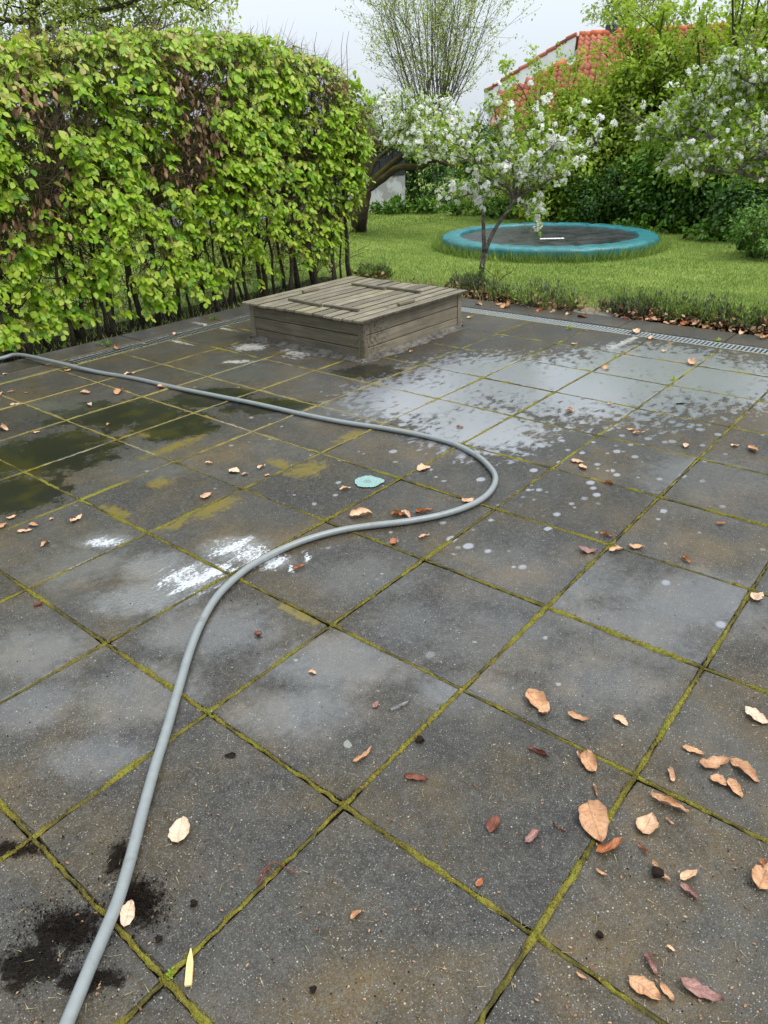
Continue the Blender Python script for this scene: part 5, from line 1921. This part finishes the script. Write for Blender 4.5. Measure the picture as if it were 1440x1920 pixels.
GN = 'dry beech leaves on the near right slabs'
GM = 'dry beech leaves round the middle of the patio'
GL = 'dry beech leaves on the left slabs'
GF = 'dry beech leaves on the far slabs'
LEAVES = [
 # near right (p0, p1, width, roll, material, label, group)
 (988, 1298, 1027, 1343, .62, .7, 1, 'kidney shaped tan leaf highest of the near right scatter', GN),
 (1062, 1339, 1106, 1354, .42, .9, 1, 'crinkled orange tan leaf right of the kidney shaped one', GN),
 (1151, 1341, 1177, 1360, .55, .6, 0, 'small oval tan leaf third in the row below the pale lichen', GN),
 (1394, 1330, 1446, 1358, .52, .35, 5, 'cream leaf cut by the right edge, above the heap', GN),
 (991, 1398, 1029, 1422, .42, 2.2, 3, 'tightly rolled dark red leaf above the mossy joint', GN),
 (1102, 1410, 1110, 1453, .62, .8, 1, 'upright crinkled tan leaf just above the mossy joint', GN),
 (1084, 1408, 1090, 1428, .45, 1.8, 1, 'little curled leaf scrap touching the joint moss', GN),
 (1278, 1399, 1321, 1417, .38, .5, 1, 'narrow tan leaf above the heap at the right', GN),
 (1311, 1440, 1367, 1424, .46, .6, 1, 'long tan leaf at the left of the right hand heap', GN),
 (1367, 1424, 1426, 1466, .46, .7, 1, 'long veined tan leaf in the middle of the right hand heap', GN),
 (1331, 1455, 1363, 1474, .85, .7, 1, 'broad short orange leaf below the right hand heap', GN),
 (1365, 1460, 1393, 1496, .55, .8, 1, 'curled orange leaf lowest of the right hand heap', GN),
 (1220, 1486, 1291, 1525, .34, 1.4, 1, 'long half rolled brown leaf beside the mossy cross joint', GN),
 (1206, 1565, 1220, 1526, .80, .5, 0, 'pointed light tan leaf right of the largest leaf', GN),
 (1098, 1503, 1132, 1580, .66, .45, 1, 'largest orange tan leaf lying on the mossy joint', GN),
 (1115, 1598, 1167, 1576, .55, 1.7, 2, 'rust brown folded leaf under the largest leaf', GN),
 (1222, 1615, 1258, 1655, .38, 1.5, 0, 'narrow rolled tan leaf beside a dark moss crumb', GN),
 (1275, 1650, 1306, 1632, .60, 1.2, 0, 'curled tan leaf joined to the dark purple leaf', GN),
 (1276, 1655, 1310, 1689, .50, 1.2, 4, 'dark purple brown leaf below the curled tan one', GN),
 (1425, 1670, 1436, 1620, .75, .6, 1, 'rounded tan leaf at the right edge', GN),
 (1424, 1612, 1448, 1642, .55, 1.3, 2, 'rust leaf overlapping the rounded one at the right edge', GN),
 (917, 1560, 931, 1528, .62, .8, 3, 'small dark red oval leaf in the middle of a near slab', GN),
 (984, 1578, 1012, 1556, .65, 1.4, 4, 'crumpled purple grey leaf with a thin stalk', GN),
 (1036, 1541, 1060, 1562, .30, 2.4, 3, 'thin dark rolled leaf left of the largest leaf', GN),
 (757, 1457, 803, 1462, .42, 1.2, 3, 'dark red brown leaf lying alone left of the scatter', GN),
 (893, 1662, 904, 1645, .65, .6, 2, 'tiny reddish leaf in the lower middle slab', GN),
 (1117, 1628, 1138, 1642, .42, 1.2, 1, 'tiny tan leaf below the rust folded leaf', GN),
 (1180, 1830, 1238, 1880, .62, .6, 1, 'big tan leaf lowest left of the bottom right cluster', GN),
 (1240, 1842, 1262, 1880, .50, .9, 1, 'small brown leaf beside the big tan one at the bottom', GN),
 (1272, 1838, 1356, 1885, .42, .5, 4, 'long reddish purple leaf at the bottom right', GN),
 (1209, 1785, 1233, 1827, .55, 1.6, 4, 'curled purple brown leaf above the bottom right cluster', GN),
 (1250, 1771, 1266, 1784, .5, .8, 0, 'tiny yellow tan leaf scrap above the bottom cluster', GN),
 (1409, 1124, 1432, 1114, .75, .4, 5, 'cream leaf on the joint crossing at the right edge', GN),
 (1111, 1468, 1122, 1494, .30, 1.8, 1, 'thin orange leaf sliver above the largest leaf', GN),
 (1247, 1533, 1266, 1546, .42, 1.4, 1, 'small brown sliver right of the pointed tan leaf', GN),
 (1197, 1580, 1215, 1602, .42, 1.8, 2, 'small rolled rust leaf below the pointed tan leaf', GN),
 (1254, 1440, 1262, 1467, .60, 1.5, 0, 'torn little leaf with a dark hollow above the cross joint', GN),
 (1080, 1820, 1102, 1837, .30, 1.0, 1, 'narrow tan scrap in the joint at the bottom', GN),
 # lower left
 (337, 1581, 340, 1533, .74, .3, 5, 'flat oval cream leaf right of the hose', 'leaves beside the near part of the hose'),
 (230, 1739, 250, 1687, .55, .5, 5, 'pale lobed leaf lying on the black soil by the hose', 'leaves beside the near part of the hose'),
 (661, 1430, 698, 1403, .34, 1.6, 1, 'rolled tan leaf alone left of the middle joint', GM),
 (578, 1258, 593, 1262, .6, 1.0, 0, 'tiny pale leaf scrap in the middle slab', GM),
 (699, 1327, 711, 1315, .6, .5, 4, 'tiny pinkish leaf left of the grey bark piece', GM),
 (656, 1721, 678, 1707, .55, .9, 1, 'little orange leaf scrap near the bottom middle', GM),
 # middle
 (781, 880, 807, 875, .85, .3, 0, 'squarish tan leaf inside the bend of the hose', GM),
 (1060, 768, 1078, 771, .8, 1.0, 1, 'brown leaf on the wet slab right of the hose bend', GM),
 (1174, 804, 1191, 806, .5, .6, 1, 'upper one of the two brown leaves on the drying slab', GM),
 (1185, 813, 1211, 811, .42, 1.4, 1, 'lower curled one of the two leaves on the drying slab', GM),
 (1071, 862, 1093, 869, .65, .7, 0, 'tan leaf beside white drops, left one of a touching pair', GM),
 (1087, 872, 1100, 880, .75, .8, 0, 'tan leaf beside white drops, right one of a touching pair', GM),
 (1130, 903, 1152, 907, .5, 1.7, 2, 'rust leaf below the touching pair', GM),
 (1138, 757, 1149, 756, .6, .9, 0, 'small pale leaf on a wet joint crossing', GM),
 (733, 964, 760, 966, .8, 1.7, 2, 'crumpled rust leaf leaning on the hose', GM),
 (752, 958, 770, 971, .5, 1.3, 0, 'pale tan leaf next to the crumpled rust one', GM),
 (779, 962, 813, 956, .5, 1.7, 2, 'dark rust leaf right of the crumpled one by the hose', GM),
 (866, 941, 889, 936, .7, .5, 0, 'tan leaf caught behind the bend of the hose', GM),
 (784, 1007, 806, 1003, .45, .8, 0, 'curled tan leaf below the hose loop', GM),
 (733, 1021, 746, 1010, .8, 1.0, 2, 'small red brown leaf below the hose loop', GM),
 (855, 799, 869, 800, .65, 1.0, 2, 'orange brown leaf on the wet slab above the hose bend', GM),
 (1125, 1000, 1151, 1006, .42, 1.5, 2, 'bright rust leaf above the leaf covered joint crossing', GM),
 (1083, 1029, 1122, 1035, .55, .3, 4, 'pinkish flat leaf left of the joint crossing', GM),
 (1143, 1034, 1168, 1027, .7, 1.5, 0, 'folded tan leaf on the mossy joint crossing', GM),
 (1178, 1023, 1209, 1026, .6, .6, 1, 'brown leaf right of the joint crossing', GM),
 (1280, 1043, 1294, 1055, .55, 1.3, 2, 'small ring shaped rust leaf on the right slab', GM),
 (1343, 981, 1361, 980, .55, .8, 2, 'small orange leaf far right in the middle rows', GM),
 (655, 966, 698, 963, .75, 1.3, 0, 'star shaped crumpled tan leaf below the teal mark', GM),
 (636, 917, 658, 914, .42, 1.1, 0, 'bowed tan leaf left of the teal mark', GM),
 (552, 1067, 572, 1058, .55, 1.6, 2, 'wet rust leaf right of the white splash', GM),
 (378, 936, 396, 925, .7, .9, 0, 'triangular tan leaf above the yellow moss stain', GL),
 (429, 881, 450, 884, .8, .3, 5, 'flat pale leaf with ragged rim on the left middle slab', GL),
 (452, 889, 466, 887, .7, .6, 1, 'little orange leaf right of the ragged pale one', GL),
 (482, 879, 498, 872, .5, 1.1, 0, 'tan leaf up right of the ragged pale one', GL),
 (384, 867, 398, 867, .55, .9, 0, 'small leaf up left of the ragged pale one', GL),
 (496, 891, 507, 889, .7, .4, 0, 'tiny square scrap right of the ragged pale leaf', GL),
 (133, 981, 154, 966, .42, .9, 0, 'elongated tan leaf on the grey slab left of the splash', GL),
 (12, 973, 33, 966, .6, .6, 0, 'tan leaf on the mossy joint at the left edge', GL),
 (-2, 990, 13, 981, .6, .9, 1, 'leaf cut by the left picture edge below the joint', GL),
 (32, 998, 61, 993, .4, .8, 0, 'long pale leaf below the left joint', GL),
 (54, 983, 72, 985, .6, .9, 1, 'brown leaf above the long pale one at the left', GL),
 (75, 1024, 94, 1014, .5, .9, 1, 'brown tan leaf lowest of the left group', GL),
 (294, 727, 323, 726, .7, 1.5, 0, 'crumpled pale leaf pressed against the hose', GL),
 (233, 702, 254, 699, .5, .7, 0, 'flat tan leaf behind the hose on the left', GL),
 (217, 740, 229, 730, .6, 1.2, 1, 'upright brown leaf in the joint left of the hose', GL),
 (153, 735, 168, 738, .7, 1.3, 0, 'curled brown grey leaf left on the far slab', GL),
 (19, 760, 37, 756, .5, .4, 5, 'whitish flat leaf near the left edge', GL),
]
SMALL = [(0, 800, 13, 808), (62, 811, 76, 809), (14, 735, 28, 733), (46, 737, 54, 735), (-2, 741, 7, 735), (122, 697, 133, 693), (164, 756, 172, 760), (199, 796, 207, 793), (5, 702, 14, 700), (92, 973, 101, 971)]
FAR = [(1370, 835, 1386, 834), (1405, 837, 1420, 848), (1283, 838, 1287, 831), (1292, 684, 1298, 675), (1130, 692, 1141, 688), (1070, 646, 1086, 645), (1192, 626, 1197, 618), (1215, 635, 1226, 631), (1241, 659, 1250, 657), (767, 660, 775, 658), (875, 596, 884, 594), (1243, 605, 1256, 608), (217, 655, 224, 649), (325, 627, 333, 624), (267, 645, 273, 643)]
BED = [(895, 568, 903, 572), (930, 572, 945, 570), (940, 578, 956, 574), (1005, 583, 1018, 580), (1030, 586, 1040, 584), (1060, 590, 1073, 588), (1085, 592, 1100, 596), (1170, 598, 1182, 594), (1225, 600, 1232, 590), (1275, 610, 1290, 604), (1300, 608, 1312, 603), (1318, 616, 1330, 612), (1345, 585, 1350, 593), (1360, 612, 1375, 604), (1385, 626, 1397, 622), (1425, 636, 1440, 630), (1165, 582, 1172, 575), (950, 570, 960, 566), (1210, 600, 1222, 597), (1395, 618, 1408, 612), (1255, 606, 1268, 602), (1340, 612, 1350, 606)]
SMALL_L = ['pale leaf scrap at the left edge below the whitish flat leaf', 'small tan leaf on the joint left of the dark soaked slab', 'small tan leaf near the left edge above the whitish flat leaf', 'tiny curled leaf, right one of three above the whitish flat leaf', 'leaf half cut by the left edge above the whitish flat leaf', 'small leaf just below the hose near the end of the dull drain', 'tiny upright leaf on the rim of the dark soaked slab', 'tiny leaf alone in the middle of the dark soaked slab', 'small leaf farthest left, close under the hose', 'tiny pinkish scrap left of the elongated tan leaf']
FAR_L = ['left one of two pale leaves on the far right slab', 'right one of two pale leaves on the far right slab', 'tiny tan scrap right of the two brown leaves on the drying slab', 'upright brown leaf on the mossy joint right of the rusty stain', 'pale leaf on the wet joint below the rusty stain', 'tan leaf in the row of slabs nearest the shiny drain', 'orange leaf standing upright in the shiny drain grate', 'pale leaf lying against the shiny drain grate', 'whitish leaf scrap right of the white lime streak', 'orange brown leaf at the right foot of the box', 'tan leaf beside the right back corner of the box', 'tan leaf on the edging stone below the lavender with grey spikes', 'brown leaf at the near end of the dull drain grate', 'orange leaf half way along the dull drain grate', 'small brown leaf on the hedge side of the dull drain']
BED_L = ['brown leaf nearest the box in the lavender border', 'left one of three leaves heaped below the small lavender', 'lowest of three leaves heaped below the small lavender', 'rust leaf under the left half of the grassy lavender clump', 'brown leaf under the middle of the grassy lavender clump', 'leaf under the right half of the grassy lavender clump', 'pale stiff leaf just left of the flat stone', 'leaf right of the flat stone at the soil edge', 'upright tan leaf in the first lavender right of the stone', 'large orange leaf at the border edge below the grey spikes', 'brown leaf touching the large orange leaf on its right', 'brown leaf below the bare centred lavender', 'bright orange leaf stuck high in the lavender near the right', 'brown leaf between the two rightmost lavenders', 'leaf on the soil below the greenest lavender', 'orange leaf at the right picture edge by the last edging stone', 'tan leaf propped high in the first lavender right of the stone', 'right one of three leaves heaped below the small lavender', 'brown leaf left of the upright tan leaf at the soil edge', 'leaf tucked deep under the greenest lavender', 'brown leaf left of the large orange leaf', 'brown leaf in the bare centre of a lavender near the right']
for k, (x0, y0, x1, y1, w, roll, mt, lab, gr) in enumerate(LEAVES):
    dead_leaf((x0, y0), (x1, y1), w, roll, mt, lab, gr, 200 + k, tear=(.5 if k % 4 == 0 else 0))
rs = random.Random(8)
for k, (x0, y0, x1, y1) in enumerate(SMALL):
    dead_leaf((x0, y0), (x1, y1), rs.uniform(.5, .8), rs.uniform(.5, 1.6), rs.choice((0, 0, 5, 1)), SMALL_L[k], 'small leaves on the far left slabs', 400 + k)
for k, (x0, y0, x1, y1) in enumerate(FAR):
    dead_leaf((x0, y0), (x1, y1), rs.uniform(.5, .8), rs.uniform(.5, 1.6), rs.choice((0, 0, 1)), FAR_L[k], 'small leaves near the drains', 500 + k)
for k, (x0, y0, x1, y1) in enumerate(BED):
    o = dead_leaf((x0, y0), (x1, y1), rs.uniform(.6, .9), rs.uniform(.8, 1.8), rs.choice((1, 1, 2, 0, 3)), BED_L[k], 'leaves under the lavender', 600 + k)
    o.location.z += rs.uniform(-.02, .05) if k in (8, 12, 16) else -.005
# mat of older leaves and bits under the lavender: nobody could count them
n = 1500
x, y = RNG.uniform(EDGE + .02, EDGE + .36, n), RNG.uniform(-.5, 5.4, n)
P = np.stack([x, y, np.full(n, -.03) + RNG.uniform(0, 1, n) ** 2 * .10], 1)
tip = unit(n) * np.array([1, 1, .35])
tag(mass('leaf_litter', LEAF_V, LEAF_F, frames(tip, unit(n) * .7 + np.array([0, 0, 1.0]), RNG.uniform(.02, .05, n), 1.0), P, RNG.uniform(0, .55, n), M_DEADLEAF), 'layer of old brown leaves on the soil under the lavender', 'leaf litter', kind='stuff')

# ------------------------------------------------------------------ small things on the slabs
# crumbs: bark bits, bud scales and grit
def ground_points(n, box=(0, 1440, 640, 1920)):
    px = RNG.uniform(box[0] - 60, box[1] + 60, n)
    py = RNG.uniform(box[2], box[3] + 40, n)
    return np.array([gnd(a, b, .001) for a, b in zip(px, py)])
P = ground_points(520, (0, 1440, 1250, 1920))
n = len(P)
M = frames(unit(n) * np.array([1, 1, .1]), unit(n) * .3 + np.array([0, 0, 1.0]), RNG.uniform(.004, .011, n), .8)
P[:, 2] += .002
tag(mass('debris', LEAF_V, LEAF_F, M, P, RNG.uniform(.3, .999, n), M_DEADLEAF), 'bud scales and leaf crumbs scattered over the near slabs', 'debris', kind='stuff')
P = ground_points(420, (0, 1440, 1150, 1920))
n = len(P)
M = frames(unit(n) * np.array([1, 1, .05]), np.tile(np.array([0, 0, 1.0]), (n, 1)), RNG.uniform(.008, .03, n), .06)
P[:, 2] += .002
tag(mass('straw_debris', BLADE_V, BLADE_F, M, P, RNG.uniform(0, 1, n), M_STRAW), 'thin pale straw bits on the near slabs', 'debris', kind='stuff')
P = ground_points(700, (0, 1440, 800, 1920))
n = len(P)
s = RNG.uniform(.002, .006, n)
M = np.eye(3)[None] * s[:, None, None]
tag(mass('grit_debris', GRAIN_V, GRAIN_F, M, P, RNG.uniform(0, 1, n), M_SOIL), 'black specks of grit on the slabs', 'debris', kind='stuff')
# spilt potting soil
pts = []
for (px, py, sx, sy, k) in [(262, 1690, 28, 26, 1500), (225, 1620, 14, 30, 300), (130, 1745, 34, 28, 900), (170, 1830, 36, 20, 380), (55, 1800, 32, 34, 600), (30, 1592, 34, 8, 350), (95, 1720, 30, 18, 500), (300, 1720, 16, 18, 160), (170, 1690, 60, 60, 160)]:
    for a, b in zip(RNG.normal(px, sx, k), RNG.normal(py, sy, k)):
        pts.append(gnd(a, b, .001))
P = np.array(pts)
n = len(P)
s = RNG.uniform(.0015, .0055, n) * np.where(RNG.uniform(0, 1, n) < .03, 2.2, 1)
Rm = np.stack([unit(n), unit(n), unit(n)], 2) * s[:, None, None]
tag(mass('spilt_soil_dirt', GRAIN_V, GRAIN_F, Rm, P, RNG.uniform(0, 1, n), M_SOIL), 'black potting soil spilt beside the near end of the hose', 'soil', kind='stuff')
def clod(px, py, r, label, mat=M_SOIL, seed=0, name='soil_clod', cat='clod', flat=.6, stretch=1.0):
    mb = MB()
    rr = random.Random(seed + px)
    c = gnd(px, py, 0)
    nl, nm = 5, 8
    ph = [rr.uniform(0, 6) for _ in range(4)]
    for i in range(nl + 1):
        th = math.pi * i / nl
        for j in range(nm):
            a = 2 * math.pi * j / nm
            q = r * (1 + .25 * math.sin(3 * a + ph[0] + i) + .15 * math.sin(5 * a + ph[1] - i * 2))
            mb.v.append((q * math.sin(th) * math.cos(a) * stretch, q * math.sin(th) * math.sin(a), (1 + math.cos(th)) * r * flat))
    for i in range(nl):
        for j in range(nm):
            mb.f.append((i * nm + j, (i + 1) * nm + j, (i + 1) * nm + (j + 1) % nm, i * nm + (j + 1) % nm))
    o = mb.build(name, mat)
    o.location = (c[0], c[1], 0)
    o.rotation_euler = (0, 0, rr.uniform(0, 6))
    return tag(o, label, cat)
clod(364, 1696, .010, 'black soil clod right of the spilt soil')
clod(298, 1763, .009, 'black soil clod below the spilt soil')
clod(433, 1417, .010, 'small dark smear of soil right of the hose', flat=.3, stretch=1.8)
clod(787, 1390, .014, 'black moss crumb touching the middle joint', seed=2)
clod(1232, 1640, .016, 'dark moss lump under the narrow rolled leaf', seed=3)
clod(1124, 1755, .009, 'black crumb in the lower right slab', seed=4)
clod(587, 1857, .008, 'black crumb in the bottom middle slab', seed=5)
clod(484, 1190, .012, 'small brown seed husk on the slab above the middle joint', LM[3], 6, 'seed_husk', 'husk', .7, 1.3)
# wood splinter, bark pieces
def chip(p0, p1, w, h, mat, name, label, cat):
    a, b = gnd(*p0), gnd(*p1)
    L = np.hypot(*(b - a)[:2])
    mb = MB()
    for (t_, ww, zz) in ((-.5, .8, .0), (-.46, 1, 0), (.1, .95, .002), (.30, .62, .003), (.5, .12, .004)):
        for (x, z) in ((-w / 2, 0), (w / 2, 0), (w / 2 * .9, h), (-w / 2 * .9, h)):
            mb.v.append((x * ww, t_ * L + (.01 * L if x > 0 else 0), z + zz))
    for i in range(4):
        for j in range(4):
            mb.f.append((i * 4 + j, i * 4 + (j + 1) % 4, i * 4 + 4 + (j + 1) % 4, i * 4 + 4 + j))
    mb.f += [(3, 2, 1, 0), (16, 17, 18, 19)]
    o = mb.build(name, mat)
    o.location = ((a[0] + b[0]) / 2, (a[1] + b[1]) / 2, .001)
    d = b - a
    o.rotation_euler = (0, 0, math.atan2(d[1], d[0]) - math.pi / 2)
    return tag(o, label, cat)
chip((353, 1851), (359, 1783), .017, .006, plain_material('fresh_wood', (.58, .40, .16), (.72, .54, .25), 60, .6, .3, .3, 90, stretch=(8, .4, 1)), 'wood_splinter', 'pale yellow wood splinter beside the bottom joint', 'splinter')
chip((732, 1333), (767, 1319), .012, .007, plain_material('bark_piece', (.03, .03, .03), (.20, .20, .19), 60, .8), 'bark_piece', 'grey and black bark piece left of the middle joint', 'bark')
chip((64, 1136), (81, 1133), .022, .008, LM[3], 'bark_piece', 'dark brown bark chip in the left joint', 'bark')
chip((1268, 758), (1284, 758), .012, .006, M_SOIL, 'twig_piece', 'short black twig on the drying far slab', 'twig')
# reddish root strands by the bottom joint
t = thing('root_strand', 'thin dark red root strands crossing the bottom joint', 'root', loc=tuple(gnd(505, 1630)))
for k, pl in enumerate([[(482, 1655), (490, 1635), (505, 1620), (520, 1618), (545, 1632), (562, 1640)], [(485, 1660), (495, 1640), (500, 1625), (512, 1640)], [(490, 1650), (497, 1632), (508, 1628)]]):
    b0_ = gnd(505, 1630)
    MB().tube([gnd(x, y, .006 + .006 * (i % 2)) - b0_ for i, (x, y) in enumerate(pl)], .0018, 5).build('strand', LM[3], t, smooth=True)
# teal round mark on a slab, a little drop-shaped
t = NT('teal_chalk')
O_ = t.obj()
rr_ = t.n('VectorMath', operation='LENGTH')
t.put(rr_.inputs[0], O_)
cT = t.mix(t.smooth(t.noise(O_, 120, 5, .7), .35, .65), (.13, .23, .21), (.27, .40, .37))
cT = t.mix(t.smooth(rr_.outputs['Value'], .035, .01, 0, .5), cT, (.10, .16, .15))
M_TEAL = t.done(t.bsdf(cT, .8, .2, t.bump(t.noise(O_, 300, 3), .4, .002)))
g = gnd(689, 904)
mb = MB()
n = 40
mb.v.append((0, 0, 0))
ax = RIGHT[:2] / np.linalg.norm(RIGHT[:2])
for i in range(n):
    a = 2 * math.pi * i / n
    r_ = .070 * (1 + .04 * math.sin(5 * a) + .05 * RNG.uniform(-1, 1) + .30 * max(0, math.cos(a)) ** 9)
    q = ax * r_ * math.cos(a) + np.array([-ax[1], ax[0]]) * r_ * 1.05 * math.sin(a)
    mb.v.append((q[0], q[1], 0))
for i in range(n):
    mb.f.append((0, 1 + i, 1 + (i + 1) % n))
o = mb.build('chalk_mark', M_TEAL)
o.location = (g[0], g[1], .0045)
tag(o, 'round pale teal mark on the slab inside the hose bend', 'mark')
# weeds in the joints
def weed(px, py, n, size, label, mat=M_MIDLEAF):
    c = gnd(px, py)
    t_ = tag(mass('weed', LEAF_V, LEAF_F, frames(unit(n) + np.array([0, 0, .9]), unit(n) * .5 + np.array([0, 0, 1.0]), RNG.uniform(*size, n), .7), RNG.normal(0, size[0] * .6, (n, 3)) * np.array([1, 1, .2]) + np.array([0, 0, .005]), RNG.uniform(0, 1, n), mat), label, 'weed')
    t_.location = (c[0], c[1], 0)
weed(198, 648, 16, (.04, .06), 'small green weed on the edging by the hedge drain')
weed(320, 1830, 16, (.008, .017), 'little green weed in the bottom joint crossing', M_HAZEL)
weed(1068, 616, 18, (.02, .035), 'grass weed in the joint at the right drain', M_HAZEL)
weed(1348, 640, 10, (.02, .035), 'tiny weed growing from the drain grate at the right', M_HAZEL)
weed(1262, 712, 14, (.015, .03), 'weed sprig in the joint of the far right slabs', M_HAZEL)
weed(1155, 670, 14, (.015, .03), 'weed sprig beside the rusty stain', M_HAZEL)
weed(400, 600, 14, (.03, .05), 'weed in the edging joint below the hedge', M_MIDLEAF)
